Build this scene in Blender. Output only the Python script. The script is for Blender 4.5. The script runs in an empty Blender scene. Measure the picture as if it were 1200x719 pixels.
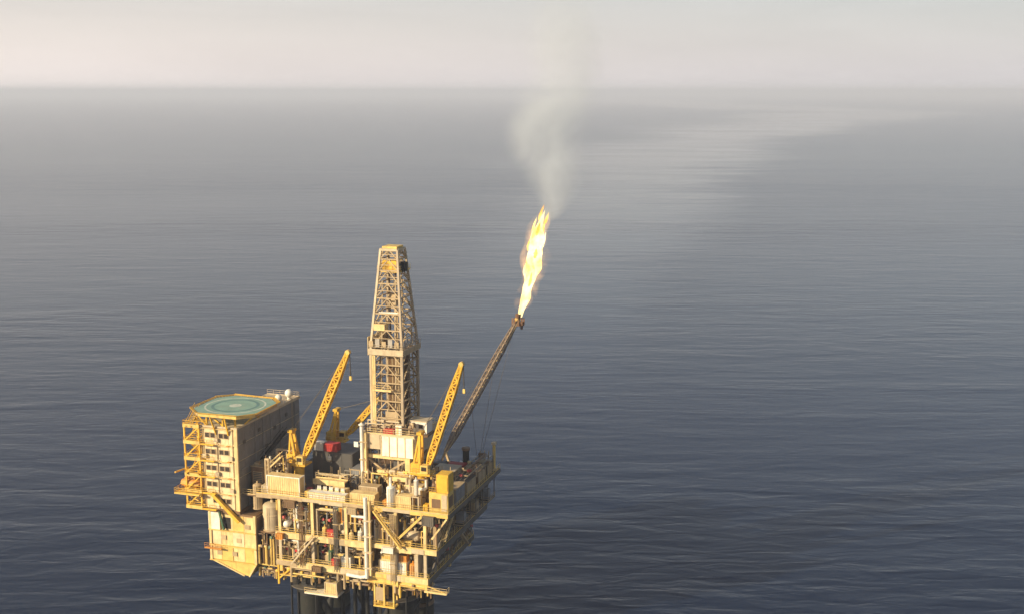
import bpy, math, random
from mathutils import Vector, Matrix, noise
random.seed(7)
sc = bpy.context.scene
COL = sc.collection
R = math.radians

# ---------------------------------------------------------------- camera, world, sun, exposure
PITCH = math.atan(252.5 / 1400.0)
cam_d = bpy.data.cameras.new('camera')
cam_d.sensor_width = 36.0
cam_d.lens = 42.0
cam_d.clip_start = 1.0
cam_d.clip_end = 400000.0
cam = bpy.data.objects.new('camera', cam_d)
cam.location = (0, 0, 120.0)
cam.rotation_euler = (math.pi / 2 - PITCH, 0, 0)
COL.objects.link(cam)
sc.camera = cam

SUN_EL, SUN_LEFT = 21.0, 121.0          # elevation; degrees to the left of the view direction (+Y)
world = bpy.data.worlds.new('World')
sc.world = world
world.use_nodes = True
wn, wl = world.node_tree.nodes, world.node_tree.links
wn.clear()
w_out = wn.new('ShaderNodeOutputWorld')
w_bg = wn.new('ShaderNodeBackground')
w_sky = wn.new('ShaderNodeTexSky')
w_sky.sky_type = 'NISHITA'
w_sky.sun_disc = False
w_sky.sun_elevation = R(SUN_EL)
w_sky.sun_rotation = R(-SUN_LEFT)
w_sky.altitude = 100.0
w_sky.air_density = 1.0
w_sky.dust_density = 1.3
w_sky.ozone_density = 1.0
# pale sea haze over the whole dome, thickest at the horizon all the way round
w_tc = wn.new('ShaderNodeTexCoord')
w_sep = wn.new('ShaderNodeSeparateXYZ')
wl.new(w_tc.outputs['Generated'], w_sep.inputs[0])
w_abs = wn.new('ShaderNodeMath'); w_abs.operation = 'MAXIMUM'; w_abs.inputs[1].default_value = 0.0
wl.new(w_sep.outputs[2], w_abs.inputs[0])
w_exp = wn.new('ShaderNodeMath'); w_exp.operation = 'POWER'; w_exp.inputs[0].default_value = math.exp(-1.0 / 0.14)
wl.new(w_abs.outputs[0], w_exp.inputs[1])
w_fac = wn.new('ShaderNodeMath'); w_fac.operation = 'MULTIPLY_ADD'
w_fac.inputs[1].default_value = 0.94; w_fac.inputs[2].default_value = 0.015
wl.new(w_exp.outputs[0], w_fac.inputs[0])
w_veil = wn.new('ShaderNodeMix')
w_veil.data_type = 'RGBA'
wl.new(w_fac.outputs[0], w_veil.inputs[0])
# the veil is brighter and warmer towards the sun, dimmer away from it
w_dot = wn.new('ShaderNodeVectorMath'); w_dot.operation = 'DOT_PRODUCT'
wl.new(w_tc.outputs['Generated'], w_dot.inputs[0])
w_dot.inputs[1].default_value = (-math.sin(R(SUN_LEFT)) * math.cos(R(SUN_EL)), math.cos(R(SUN_LEFT)) * math.cos(R(SUN_EL)), math.sin(R(SUN_EL)))
w_mr = wn.new('ShaderNodeMapRange'); w_mr.inputs[1].default_value = -1.0; w_mr.inputs[2].default_value = 1.0
wl.new(w_dot.outputs['Value'], w_mr.inputs[0])
w_vc = wn.new('ShaderNodeMix'); w_vc.data_type = 'RGBA'
wl.new(w_mr.outputs[0], w_vc.inputs[0])
w_vc.inputs[6].default_value = (6.75, 6.65, 7.1, 1)
w_vc.inputs[7].default_value = (16.6, 14.0, 12.4, 1)
# faint flat layers of thin cloud in the veil
w_map = wn.new('ShaderNodeMapping'); w_map.inputs['Scale'].default_value = (1.6, 1.6, 14.0)
wl.new(w_tc.outputs['Generated'], w_map.inputs[0])
w_no = wn.new('ShaderNodeTexNoise'); w_no.inputs['Scale'].default_value = 1.5; w_no.inputs['Detail'].default_value = 5
w_no.inputs['Distortion'].default_value = 0.6
wl.new(w_map.outputs[0], w_no.inputs['Vector'])
w_nr = wn.new('ShaderNodeMapRange'); w_nr.inputs[1].default_value = 0.3; w_nr.inputs[2].default_value = 0.7
w_nr.inputs[3].default_value = 0.93; w_nr.inputs[4].default_value = 1.06
wl.new(w_no.outputs['Fac'], w_nr.inputs[0])
w_cl = wn.new('ShaderNodeVectorMath'); w_cl.operation = 'SCALE'
wl.new(w_vc.outputs[2], w_cl.inputs[0]); wl.new(w_nr.outputs[0], w_cl.inputs['Scale'])
wl.new(w_cl.outputs[0], w_veil.inputs[7])
wl.new(w_sky.outputs[0], w_veil.inputs[6])
wl.new(w_veil.outputs[2], w_bg.inputs[0])
w_bg.inputs[1].default_value = 0.071
wl.new(w_bg.outputs[0], w_out.inputs[0])

sun_d = bpy.data.lights.new('sun', 'SUN')
sun_d.energy = 5.0
sun_d.angle = R(0.6)
sun_d.color = (1.0, 0.82, 0.54)
sun = bpy.data.objects.new('sun', sun_d)
sdir = Vector((-math.sin(R(SUN_LEFT)) * math.cos(R(SUN_EL)), math.cos(R(SUN_LEFT)) * math.cos(R(SUN_EL)), math.sin(R(SUN_EL))))
sun.rotation_euler = (-sdir).to_track_quat('-Z', 'Y').to_euler()
sun.location = sdir * 400
COL.objects.link(sun)

sc.view_settings.view_transform = 'Standard'
sc.view_settings.look = 'None'
sc.view_settings.exposure = 0.44
HAZE = 1.5e-4
sc.view_settings.gamma = 1.0
sc.view_settings.use_curve_mapping = False
sc.render.engine = 'CYCLES'
sc.cycles.use_denoising = True
sc.cycles.max_bounces = 6
sc.cycles.volume_bounces = 2
sc.cycles.transparent_max_bounces = 8
sc.cycles.sample_clamp_indirect = 4.0

# ---------------------------------------------------------------- helpers
# platform frame: a runs along the sunny front (right end a=0), b runs into depth, z up from the sea
P0 = Vector((-18.85, 236.81, 0.0))
TH = R(-18.0)
FR = Matrix.Translation(P0) @ Matrix.Rotation(TH, 4, 'Z')


def V(*p):
    return Vector(p)


class MB:
    """collects shapes given in platform coordinates (a, b, z)"""
    def __init__(s):
        s.v, s.f, s.sm = [], [], []

    def add(s, vs, fs, smooth=False):
        o = len(s.v)
        s.v += [tuple(x) for x in vs]
        s.f += [tuple(i + o for i in f) for f in fs]
        s.sm += [smooth] * len(fs)
        return s

    def box(s, a0, a1, b0, b1, z0, z1, chamfer=0.0):
        if chamfer <= 0:
            vs = [(a, b, z) for z in (z0, z1) for b in (b0, b1) for a in (a0, a1)]
            return s.add(vs, [(0, 2, 3, 1), (4, 5, 7, 6), (0, 1, 5, 4), (1, 3, 7, 5), (3, 2, 6, 7), (2, 0, 4, 6)])
        c = chamfer
        lo = [(a0, b0), (a1, b0), (a1, b1), (a0, b1)]
        inn = [(a0 + c, b0 + c), (a1 - c, b0 + c), (a1 - c, b1 - c), (a0 + c, b1 - c)]
        vs = [(p[0], p[1], z0) for p in inn] + [(p[0], p[1], z0 + c) for p in lo] + \
             [(p[0], p[1], z1 - c) for p in lo] + [(p[0], p[1], z1) for p in inn]
        fs = [(3, 2, 1, 0), (12, 13, 14, 15)]
        for k in range(3):
            for i in range(4):
                j = (i + 1) % 4
                fs.append((4 * k + i, 4 * k + j, 4 * k + 4 + j, 4 * k + 4 + i))
        return s.add(vs, fs)

    def beam(s, p, q, w, h=None, up=(0, 0, 1)):
        p, q = Vector(p), Vector(q)
        h = w if h is None else h
        d = (q - p).normalized()
        u = Vector(up)
        if abs(d.dot(u)) > 0.98:
            u = Vector((0, 1, 0))
        x = d.cross(u).normalized() * (w / 2)
        y = x.normalized().cross(d).normalized() * (h / 2)
        vs = [p - x - y, p + x - y, p + x + y, p - x + y, q - x - y, q + x - y, q + x + y, q - x + y]
        return s.add(vs, [(0, 3, 2, 1), (4, 5, 6, 7), (0, 1, 5, 4), (1, 2, 6, 5), (2, 3, 7, 6), (3, 0, 4, 7)])

    def tube(s, p, q, r, n=8, r2=None, caps=True):
        p, q = Vector(p), Vector(q)
        r2 = r if r2 is None else r2
        d = (q - p).normalized()
        u = Vector((0, 0, 1)) if abs(d.z) < 0.95 else Vector((1, 0, 0))
        x = d.cross(u).normalized()
        y = x.cross(d)
        vs = []
        for c, rr in ((p, r), (q, r2)):
            for i in range(n):
                t = 2 * math.pi * i / n
                vs.append(c + (x * math.cos(t) + y * math.sin(t)) * rr)
        s.add(vs, [(i, (i + 1) % n, n + (i + 1) % n, n + i) for i in range(n)], n > 5)
        if caps:
            s.add(vs[:n], [tuple(range(n - 1, -1, -1))])
            s.add(vs[n:], [tuple(range(n))])
        return s

    def pipe(s, pts, r, n=8):
        for i in range(len(pts) - 1):
            s.tube(pts[i], pts[i + 1], r, n)
        for p in pts[1:-1]:
            s.ball(p, r * 1.04, n, 4)
        return s

    def lathe(s, c, prof, n=20, axis='z'):
        c = Vector(c)
        vs = []
        for (r, h) in prof:
            for i in range(n):
                t = 2 * math.pi * i / n
                e = (r * math.cos(t), r * math.sin(t))
                if axis == 'z':
                    vs.append(c + Vector((e[0], e[1], h)))
                elif axis == 'a':
                    vs.append(c + Vector((h, e[0], e[1])))
                else:
                    vs.append(c + Vector((e[1], h, e[0])))
        fs = []
        for k in range(len(prof) - 1):
            for i in range(n):
                j = (i + 1) % n
                fs.append((k * n + i, k * n + j, (k + 1) * n + j, (k + 1) * n + i))
        s.add(vs, fs, True)
        if prof[0][0] > 0.01:
            s.add(vs[:n], [tuple(range(n - 1, -1, -1))])
        if prof[-1][0] > 0.01:
            s.add(vs[-n:], [tuple(range(n))])
        return s

    def ball(s, c, r, n=10, m=6, sz=1.0):
        pr = [(max(r * math.sin(math.pi * k / m), 0.001), -r * sz * math.cos(math.pi * k / m)) for k in range(m + 1)]
        return s.lathe(c, pr, n)

    def prism(s, poly, z0, z1):
        n = len(poly)
        vs = [(p[0], p[1], z0) for p in poly] + [(p[0], p[1], z1) for p in poly]
        return s.add(vs, [tuple(range(n - 1, -1, -1)), tuple(range(n, 2 * n))] +
                     [(i, (i + 1) % n, n + (i + 1) % n, n + i) for i in range(n)])

    def rail(s, pts, h=1.1, r=0.045, step=1.6):
        """handrail along a polyline at deck height"""
        for i in range(len(pts) - 1):
            p, q = Vector(pts[i]), Vector(pts[i + 1])
            L = (q - p).length
            n = max(1, round(L / step))
            for k in range(n + 1):
                x = p.lerp(q, k / n)
                s.tube(x, x + V(0, 0, h), r, 4, caps=False)
            for hh in (h, h * 0.55):
                s.tube(p + V(0, 0, hh), q + V(0, 0, hh), r, 4, caps=False)
            s.beam(p + V(0, 0, 0.1), q + V(0, 0, 0.1), 0.03, 0.18)
        return s


def mesh_of(mb, off, name):
    me = bpy.data.meshes.new(name)
    me.from_pydata([(x[0] - off[0], x[1] - off[1], x[2] - off[2]) for x in mb.v], [], mb.f)
    me.polygons.foreach_set('use_smooth', mb.sm)
    if any(mb.sm):
        me.set_sharp_from_angle(angle=R(40))
    me.update()
    return me


def props(o, label=None, cat=None, group=None, kind=None):
    if label: o['label'] = label
    if cat: o['category'] = cat
    if group: o['group'] = group
    if kind: o['kind'] = kind
    return o


def thing(name, label, cat, at, group=None):
    o = bpy.data.objects.new(name, None)
    o.empty_display_size = 0.5
    COL.objects.link(o)
    o.location = FR @ Vector(at)
    o.rotation_euler = (0, 0, TH)
    o['at'] = tuple(float(x) for x in at)
    return props(o, label, cat, group)


def part(root, name, mb, m, label=None, kind=None):
    off = root['at']
    me = mesh_of(mb, off, name)
    me.materials.append(M[m])
    o = bpy.data.objects.new(name, me)
    COL.objects.link(o)
    o.parent = root
    o['at'] = tuple(off)
    return props(o, label, None, None, kind)


def piece(root, name, me, at):
    """a repeat of a shared mesh, placed at platform point at, under root"""
    o = bpy.data.objects.new(name, me)
    COL.objects.link(o)
    o.parent = root
    off = root['at']
    o.location = (at[0] - off[0], at[1] - off[1], at[2] - off[2])
    return o


def single(name, label, cat, at, mb, m, group=None, kind=None):
    me = mesh_of(mb, at, name)
    me.materials.append(M[m])
    o = bpy.data.objects.new(name, me)
    COL.objects.link(o)
    o.location = FR @ Vector(at)
    o.rotation_euler = (0, 0, TH)
    return props(o, label, cat, group, kind)


def shared(mb, m, name):
    me = mesh_of(mb, (0, 0, 0), name)
    me.materials.append(M[m])
    return me


# ---------------------------------------------------------------- materials
M = {}


def paint(name, col, rough=0.55, metal=0.0, wear=0.35, rust=(0.16, 0.07, 0.03), scale=0.5, var=0.18):
    m = bpy.data.materials.new(name)
    m.use_nodes = True
    nt = m.node_tree
    n, l = nt.nodes, nt.links
    bs = n['Principled BSDF']
    bs.inputs['Roughness'].default_value = rough
    bs.inputs['Metallic'].default_value = metal
    tc = n.new('ShaderNodeTexCoord')
    oi = n.new('ShaderNodeObjectInfo')
    off = n.new('ShaderNodeVectorMath'); off.operation = 'MULTIPLY_ADD'
    cmb = n.new('ShaderNodeCombineXYZ')
    for i in range(3):
        l.new(oi.outputs['Random'], cmb.inputs[i])
    l.new(cmb.outputs[0], off.inputs[0])
    off.inputs[1].default_value = (37, 91, 53)
    l.new(tc.outputs['Object'], off.inputs[2])
    mp = n.new('ShaderNodeMapping')
    mp.inputs['Scale'].default_value = (scale * 2.2, scale * 2.2, scale * 0.45)   # streaks run down
    l.new(off.outputs[0], mp.inputs[0])
    n1 = n.new('ShaderNodeTexNoise'); n1.inputs['Scale'].default_value = 1.0; n1.inputs['Detail'].default_value = 6
    l.new(mp.outputs[0], n1.inputs['Vector'])
    n2 = n.new('ShaderNodeTexNoise'); n2.inputs['Scale'].default_value = scale * 1.3; n2.inputs['Detail'].default_value = 4
    l.new(off.outputs[0], n2.inputs['Vector'])
    r1 = n.new('ShaderNodeMapRange')
    r1.inputs[1].default_value = 0.52; r1.inputs[2].default_value = 0.78
    r1.inputs[3].default_value = 0.0; r1.inputs[4].default_value = wear
    l.new(n1.outputs['Fac'], r1.inputs[0])
    hv = n.new('ShaderNodeHueSaturation')
    hv.inputs['Color'].default_value = (*col, 1)
    r2 = n.new('ShaderNodeMapRange')
    r2.inputs[1].default_value = 0.3; r2.inputs[2].default_value = 0.7
    r2.inputs[3].default_value = 1 - var; r2.inputs[4].default_value = 1 + var * 0.5
    l.new(n2.outputs['Fac'], r2.inputs[0])
    l.new(r2.outputs[0], hv.inputs['Value'])
    mx = n.new('ShaderNodeMix'); mx.data_type = 'RGBA'
    l.new(r1.outputs[0], mx.inputs[0])
    l.new(hv.outputs[0], mx.inputs[6])
    mx.inputs[7].default_value = (*rust, 1)
    l.new(mx.outputs[2], bs.inputs['Base Color'])
    M[name] = m
    return m


paint('cream', (0.80, 0.60, 0.28), wear=0.6, rust=(0.28, 0.15, 0.06), var=0.25)
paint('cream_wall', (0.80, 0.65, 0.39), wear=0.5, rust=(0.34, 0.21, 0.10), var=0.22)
paint('shade_grey_wall', (0.20, 0.193, 0.185), wear=0.25, rust=(0.14, 0.11, 0.08))  # darker copy of the cream wall, side-wall shade put into the colour
paint('side_steel', (0.13, 0.115, 0.095), wear=0.4)  # dark steel; shade of the right deck side is put into this colour
paint('white', (0.82, 0.79, 0.70), wear=0.45, rust=(0.36, 0.24, 0.13))
paint('yellow', (0.76, 0.45, 0.04), wear=0.55, rust=(0.26, 0.11, 0.03))
paint('yellow_pale', (0.74, 0.51, 0.14), wear=0.6, rust=(0.22, 0.11, 0.04))
paint('orange', (0.62, 0.26, 0.04), wear=0.3)
paint('tan', (0.47, 0.35, 0.20), wear=0.4)
paint('tan_light', (0.58, 0.47, 0.31), wear=0.3)
paint('derrick_steel', (0.43, 0.34, 0.23), wear=0.45)
paint('boom_steel', (0.24, 0.18, 0.13), wear=0.5)
paint('galvanised', (0.44, 0.40, 0.35), rough=0.45, metal=0.2, wear=0.3)
paint('grey', (0.25, 0.25, 0.25), wear=0.3)
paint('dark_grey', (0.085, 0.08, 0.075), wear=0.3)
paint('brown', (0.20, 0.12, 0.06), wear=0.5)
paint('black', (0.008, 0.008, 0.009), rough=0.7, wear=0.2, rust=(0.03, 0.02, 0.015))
paint('growth', (0.016, 0.017, 0.014), rough=0.9, wear=0.6, rust=(0.04, 0.035, 0.025), scale=1.2)
paint('deck', (0.17, 0.13, 0.085), rough=0.8, wear=0.5)
paint('deck_green', (0.25, 0.40, 0.32), rough=0.8, wear=0.55, rust=(0.36, 0.38, 0.28), scale=0.3)
paint('teal', (0.12, 0.24, 0.23), rough=0.75, wear=0.85, rust=(0.28, 0.34, 0.26), scale=0.6)
paint('mark_white', (0.58, 0.62, 0.52), rough=0.8, wear=0.75, rust=(0.2, 0.27, 0.2))
paint('red', (0.46, 0.035, 0.03), wear=0.3)
paint('rust', (0.19, 0.10, 0.055), rough=0.85, wear=0.7, rust=(0.07, 0.035, 0.02))
paint('glass', (0.05, 0.035, 0.025), rough=0.12, wear=0.0, var=0.1)
paint('green', (0.05, 0.12, 0.06), wear=0.3)
paint('cable', (0.10, 0.085, 0.07), wear=0.2)

# sea
def sea_material():
    m = bpy.data.materials.new('sea_water')
    m.use_nodes = True
    nt = m.node_tree; n, l = nt.nodes, nt.links
    bs = n['Principled BSDF']
    bs.inputs['Base Color'].default_value = (0.004, 0.011, 0.034, 1)
    bs.inputs['IOR'].default_value = 1.333
    geo = n.new('ShaderNodeNewGeometry')

    def math_(op, a, b=None, c=None):
        x = n.new('ShaderNodeMath'); x.operation = op
        for i, t in enumerate((a, b, c)):
            if t is None: continue
            if isinstance(t, (int, float)): x.inputs[i].default_value = t
            else: l.new(t, x.inputs[i])
        return x.outputs[0]

    def noise(sx, sy, rot, detail, rough=0.5, dist=0.0):
        mp = n.new('ShaderNodeMapping')
        mp.inputs['Rotation'].default_value = (0, 0, R(rot))
        mp.inputs['Scale'].default_value = (sx, sy, 1)
        l.new(geo.outputs['Position'], mp.inputs[0])
        t = n.new('ShaderNodeTexNoise'); t.noise_dimensions = '2D'
        t.inputs['Scale'].default_value = 1.0
        t.inputs['Detail'].default_value = detail
        t.inputs['Roughness'].default_value = rough
        t.inputs['Distortion'].default_value = dist
        l.new(mp.outputs[0], t.inputs['Vector'])
        return t.outputs['Fac']

    # wind patches and the long slick that runs out to the right
    sp = n.new('ShaderNodeSeparateXYZ'); l.new(geo.outputs['Position'], sp.inputs[0])
    X, Y = sp.outputs[0], sp.outputs[1]
    warp = math_('MULTIPLY_ADD', noise(1 / 700, 1 / 900, 20, 3), 2.0, -1.0)
    mr = n.new('ShaderNodeMapRange'); mr.inputs[1].default_value = 300; mr.inputs[2].default_value = 7000
    l.new(Y, mr.inputs[0])
    fc = n.new('ShaderNodeFloatCurve')
    cv = fc.mapping.curves[0]
    pts = [(300, 20), (480, 38), (690, 75), (1170, 215), (2200, 445), (3900, 1150), (6500, 2450)]
    while len(cv.points) < len(pts): cv.points.new(0.5, 0.5)
    for p, (yy, xx) in zip(cv.points, pts):
        p.location = ((yy - 300) / 6700, xx / 2500)
    fc.mapping.update()
    l.new(mr.outputs[0], fc.inputs['Value'])
    edge = math_('MULTIPLY', fc.outputs[0], 2500.0)
    # distance from the slick's right edge, in units of the distance itself
    rel = math_('DIVIDE', math_('SUBTRACT', edge, X), math_('MULTIPLY', Y, 0.16))
    rel = math_('ADD', rel, math_('MULTIPLY', warp, 0.40))
    rel = math_('ADD', rel, math_('MULTIPLY_ADD', noise(1 / 260, 1 / 70, 18, 5, 0.65, 0.8), 0.6, -0.3))
    inside = n.new('ShaderNodeMapRange'); inside.interpolation_type = 'SMOOTHSTEP'
    inside.inputs[1].default_value = -0.12; inside.inputs[2].default_value = 0.45
    l.new(rel, inside.inputs[0])
    outside = n.new('ShaderNodeMapRange'); outside.interpolation_type = 'SMOOTHSTEP'
    outside.inputs[1].default_value = 0.65; outside.inputs[2].default_value = 1.35
    outside.inputs[3].default_value = 1.0; outside.inputs[4].default_value = 0.0
    l.new(rel, outside.inputs[0])
    start = n.new('ShaderNodeMapRange'); start.interpolation_type = 'SMOOTHSTEP'
    start.inputs[1].default_value = 320; start.inputs[2].default_value = 620
    l.new(Y, start.inputs[0])
    slick = math_('MULTIPLY', math_('MULTIPLY', inside.outputs[0], outside.outputs[0]), start.outputs[0])
    wisp = n.new('ShaderNodeMapRange'); wisp.inputs[1].default_value = 0.32; wisp.inputs[2].default_value = 0.62
    wisp.inputs[3].default_value = 0.55; wisp.inputs[4].default_value = 1.1
    l.new(noise(1 / 420, 1 / 95, 25, 5, 0.6, 0.8), wisp.inputs[0])
    slick = math_('MULTIPLY', slick, wisp.outputs[0])
    patch = noise(1 / 1100, 1 / 300, 9, 6, 0.62, 0.9)
    gust = noise(1 / 160, 1 / 45, -5, 4, 0.55, 0.4)

    swell = noise(1 / 60, 1 / 17, 8, 2, 0.5, 0.3)
    wave = noise(1 / 15, 1 / 5.0, -6, 3, 0.55, 0.5)
    chop = noise(1 / 3.2, 1 / 1.4, 12, 3, 0.6)
    hgt = math_('ADD', math_('ADD', math_('MULTIPLY', swell, 1.5), math_('MULTIPLY', wave, 0.75)), math_('MULTIPLY', chop, 0.15))
    # calmer in the slick, rougher under gusts
    calm = math_('SUBTRACT', 1.0, math_('MULTIPLY', slick, 0.62))
    mod = n.new('ShaderNodeMapRange')
    mod.inputs[1].default_value = 0.3; mod.inputs[2].default_value = 0.7
    mod.inputs[3].default_value = 0.3; mod.inputs[4].default_value = 1.35
    l.new(math_('ADD', math_('MULTIPLY', patch, 0.7), math_('MULTIPLY', gust, 0.3)), mod.inputs[0])
    lane = n.new('ShaderNodeMapRange'); lane.inputs[1].default_value = 0.35; lane.inputs[2].default_value = 0.65
    lane.inputs[3].default_value = 0.55; lane.inputs[4].default_value = 1.2
    l.new(noise(1 / 3500, 1 / 520, 14, 5, 0.6, 1.2), lane.inputs[0])
    hgt = math_('MULTIPLY', hgt, lane.outputs[0])
    hgt = math_('MULTIPLY', hgt, math_('MULTIPLY', calm, mod.outputs[0]))
    bp = n.new('ShaderNodeBump')
    bp.inputs['Strength'].default_value = 1.0
    bp.inputs['Distance'].default_value = 0.40
    l.new(hgt, bp.inputs['Height'])
    l.new(bp.outputs[0], bs.inputs['Normal'])
    rg = n.new('ShaderNodeMapRange')
    rg.inputs[1].default_value = 0; rg.inputs[2].default_value = 1
    rg.inputs[3].default_value = 0.19; rg.inputs[4].default_value = 0.08
    l.new(slick, rg.inputs[0])
    l.new(rg.outputs[0], bs.inputs['Roughness'])
    M['sea'] = m


sea_material()

# ---------------------------------------------------------------- sea
def disc(name, r, z, m, rings):
    vs, fs, n = [(0, 300, z)], [], 96
    for rr in rings:
        for i in range(n):
            t = 2 * math.pi * i / n
            vs.append((rr * math.cos(t), 300 + rr * math.sin(t), z))
    for i in range(n):
        fs.append((0, 1 + i, 1 + (i + 1) % n))
    for k in range(len(rings) - 1):
        for i in range(n):
            j = (i + 1) % n
            fs.append((1 + k * n + i, 1 + (k + 1) * n + i, 1 + (k + 1) * n + j, 1 + k * n + j))
    me = bpy.data.meshes.new(name)
    me.from_pydata(vs, [], fs)
    me.materials.append(M[m])
    o = bpy.data.objects.new(name, me)
    COL.objects.link(o)
    return o


props(disc('sea', 90000, 0.0, 'sea', [200, 800, 3000, 10000, 30000, 90000]), 'dark blue rippled sea reaching the hazy horizon', None, None, 'structure')

# ---------------------------------------------------------------- substructure
ZL, ZM, ZT = 19.3, 25.75, 34.0     # lower, middle and main (top) deck levels
js = thing('platform_substructure', 'black tubular legs and braces standing in the sea under the decks', 'substructure', (-17, 18, 0))
LEGS = [(-7.5, 5.5), (-29, 5.5), (-10, 23), (-31.5, 23)]
for (a, b) in LEGS:
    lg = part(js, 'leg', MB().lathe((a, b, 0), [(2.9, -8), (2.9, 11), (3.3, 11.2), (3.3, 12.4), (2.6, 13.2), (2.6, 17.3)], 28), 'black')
    part(lg, 'collar', MB().lathe((a, b, 0), [(2.95, 3.0), (3.15, 3.1), (3.15, 3.9), (2.95, 4.0)], 28), 'brown')
for (a, b) in LEGS:
    part(js, 'growth_band', MB().lathe((a, b, 0), [(2.92, -1), (3.08, -0.6), (3.12, 1.4), (3.02, 2.4), (2.92, 2.6)], 28), 'growth')
    part(js, 'splash_band', MB().lathe((a, b, 0), [(2.91, 6.4), (2.96, 6.45), (2.96, 10.4), (2.91, 10.45)], 28), 'growth')
    for t in (0.7, 1.9, 3.4, 4.6):
        x, y = a + 3.3 * math.cos(t + 2.2), b - 3.3 * abs(math.sin(t + 0.4)) - 0.15
        part(js, 'riser_pipe', MB().tube((x, y, -4), (x, y, 17), 0.24, 8), 'black')
    part(js, 'access_ring', MB().lathe((a, b, 12.6), [(3.3, 0), (4.6, 0.05), (4.6, 0.25), (3.3, 0.3)], 28), 'side_steel')
for (p, q) in ((LEGS[1], LEGS[0]), (LEGS[3], LEGS[2]), (LEGS[1], LEGS[3]), (LEGS[0], LEGS[2])):
    part(js, 'brace', MB().tube((p[0], p[1], 13.5), ((p[0] + q[0]) / 2, (p[1] + q[1]) / 2, -6), 0.8, 12), 'black')
    part(js, 'brace', MB().tube((q[0], q[1], 13.5), ((p[0] + q[0]) / 2, (p[1] + q[1]) / 2, -6), 0.8, 12), 'black')
    part(js, 'horizontal_brace', MB().tube((p[0], p[1], 5), (q[0], q[1], 5), 0.7, 12), 'black')
for i, (a, b) in enumerate([(-20, 9), (-17, 9), (-14, 9), (-20, 13), (-17, 13), (-14, 13), (-23, 9), (-11, 9)]):
    part(js, 'conductor_pipe', MB().tube((a, b, -8), (a, b, 18), 0.45, 12), 'black')

# ---------------------------------------------------------------- topside frame
tf = thing('oil_platform', 'cream and yellow steel topside of three stacked open decks on columns', 'oil platform', (-17, 16, 17))
rnd_edge = random.Random(5)
def deck(a0, a1, b0, b1, z, front, side, hb=1.1):
    d = part(tf, 'deck_plate', MB().box(a0, a1, b0, b1, z - 0.25, z), 'deck')
    x = a0 - 0.02
    while x < a1:                                        # bolted lengths of edge girder, unevenly painted
        x2 = min(a1 + 0.02, x + rnd_edge.uniform(2.6, 6.5))
        if a1 - x2 < 1.5: x2 = a1 + 0.02
        hh = rnd_edge.choice((0.0, 0.0, 0.2, 0.38)) * hb
        part(d, 'edge_beam', MB().box(x + 0.02, x2 - 0.02, b0 - 0.30 - rnd_edge.choice((0, 0.05, 0.12)), b0, z - hb + hh, z + 0.12), rnd_edge.choice((front, front, front, 'yellow_pale', 'tan_light', 'tan')))
        x = x2
    part(d, 'toe_board', MB().box(a0, a1, b0 - 0.32, b0 - 0.005, z + 0.121, z + 0.2), 'tan_light')
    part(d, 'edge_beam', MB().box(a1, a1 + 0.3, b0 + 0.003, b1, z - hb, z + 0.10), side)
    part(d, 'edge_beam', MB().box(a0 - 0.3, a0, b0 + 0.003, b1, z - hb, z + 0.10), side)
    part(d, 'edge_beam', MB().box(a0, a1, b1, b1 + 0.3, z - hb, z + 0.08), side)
    for k in range(1, int((b1 - b0) / 5.5)):
        bb = b0 + k * 5.5
        part(d, 'floor_beam', MB().box(a0 + 0.01, a1 - 0.01, bb - 0.2, bb + 0.2, z - hb + 0.15, z - 0.252), 'tan')
    part(d, 'handrail', MB().rail([(a0, b0 - 0.15, z + 0.2), (a1, b0 - 0.15, z + 0.2)]), 'yellow_pale')
    part(d, 'handrail', MB().rail([(a1 + 0.15, b0, z + 0.1), (a1 + 0.15, b1, z + 0.1)]), 'yellow_pale')
    return d
deck(-34.2, 1.4, 0, 27.5, ZL, 'cream', 'side_steel')
deck(-34.2, 3.4, 0, 31, ZM, 'cream', 'side_steel')
deck(-38.6, 6, 0, 33, ZT, 'yellow_pale', 'side_steel', 0.85)
# grated mezzanine walkways halfway up the open bays
for (a0, a1, b, z, m) in [(-33.2, -26.2, 1.6, 29.6, 'tan'), (-24.8, -20.4, 2.2, 30.2, 'yellow_pale'), (-10.6, -6.6, 0.9, 30.3, 'yellow_pale'), (-33.0, -27.0, 2.2, 22.6, 'tan'), (-24.6, -13.4, 3.4, 22.8, 'tan'), (-10.4, -1.6, 3.2, 22.9, 'yellow_pale')]:
    part(tf, 'mezzanine', MB().box(a0, a1, b, b + 1.4, z, z + 0.12).rail([(a0, b, z + 0.12), (a1, b, z + 0.12)], r=0.06), m)
    part(tf, 'cable_tray', MB().box(a0, a1, b + 0.3, b + 0.9, z + 1.9, z + 2.1), 'tan_light')
# bottom girders under the lowest deck
for k, (a0, a1, b, z0, z1, m) in enumerate([(-13, 0.2, 0.6, 16.9, 18.1, 'yellow_pale'), (-34, -13.1, 2.2, 16.8, 18.1, 'brown'), (-34, 0, 9, 16.9, 18.1, 'brown'),
                                            (-34, 0, 20, 16.9, 18.1, 'brown'), (-34, 0, 31, 16.9, 18.1, 'brown')]):
    part(tf, 'bottom_girder', MB().box(a0, a1, b - 0.35, b + 0.35, z0, z0 + 0.18).box(a0, a1, b - 0.35, b + 0.35, z1 - 0.2, z1).box(a0 + 0.005, a1 - 0.005, b - 0.1, b + 0.1, z0 + 0.18, z1 - 0.2), m)
for a in (-33, -25.5, -17, -8.5, -0.6):
    part(tf, 'bottom_girder', MB().box(a - 0.3, a + 0.3, 1.2, 31, 16.1, 16.8), 'brown')
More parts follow.
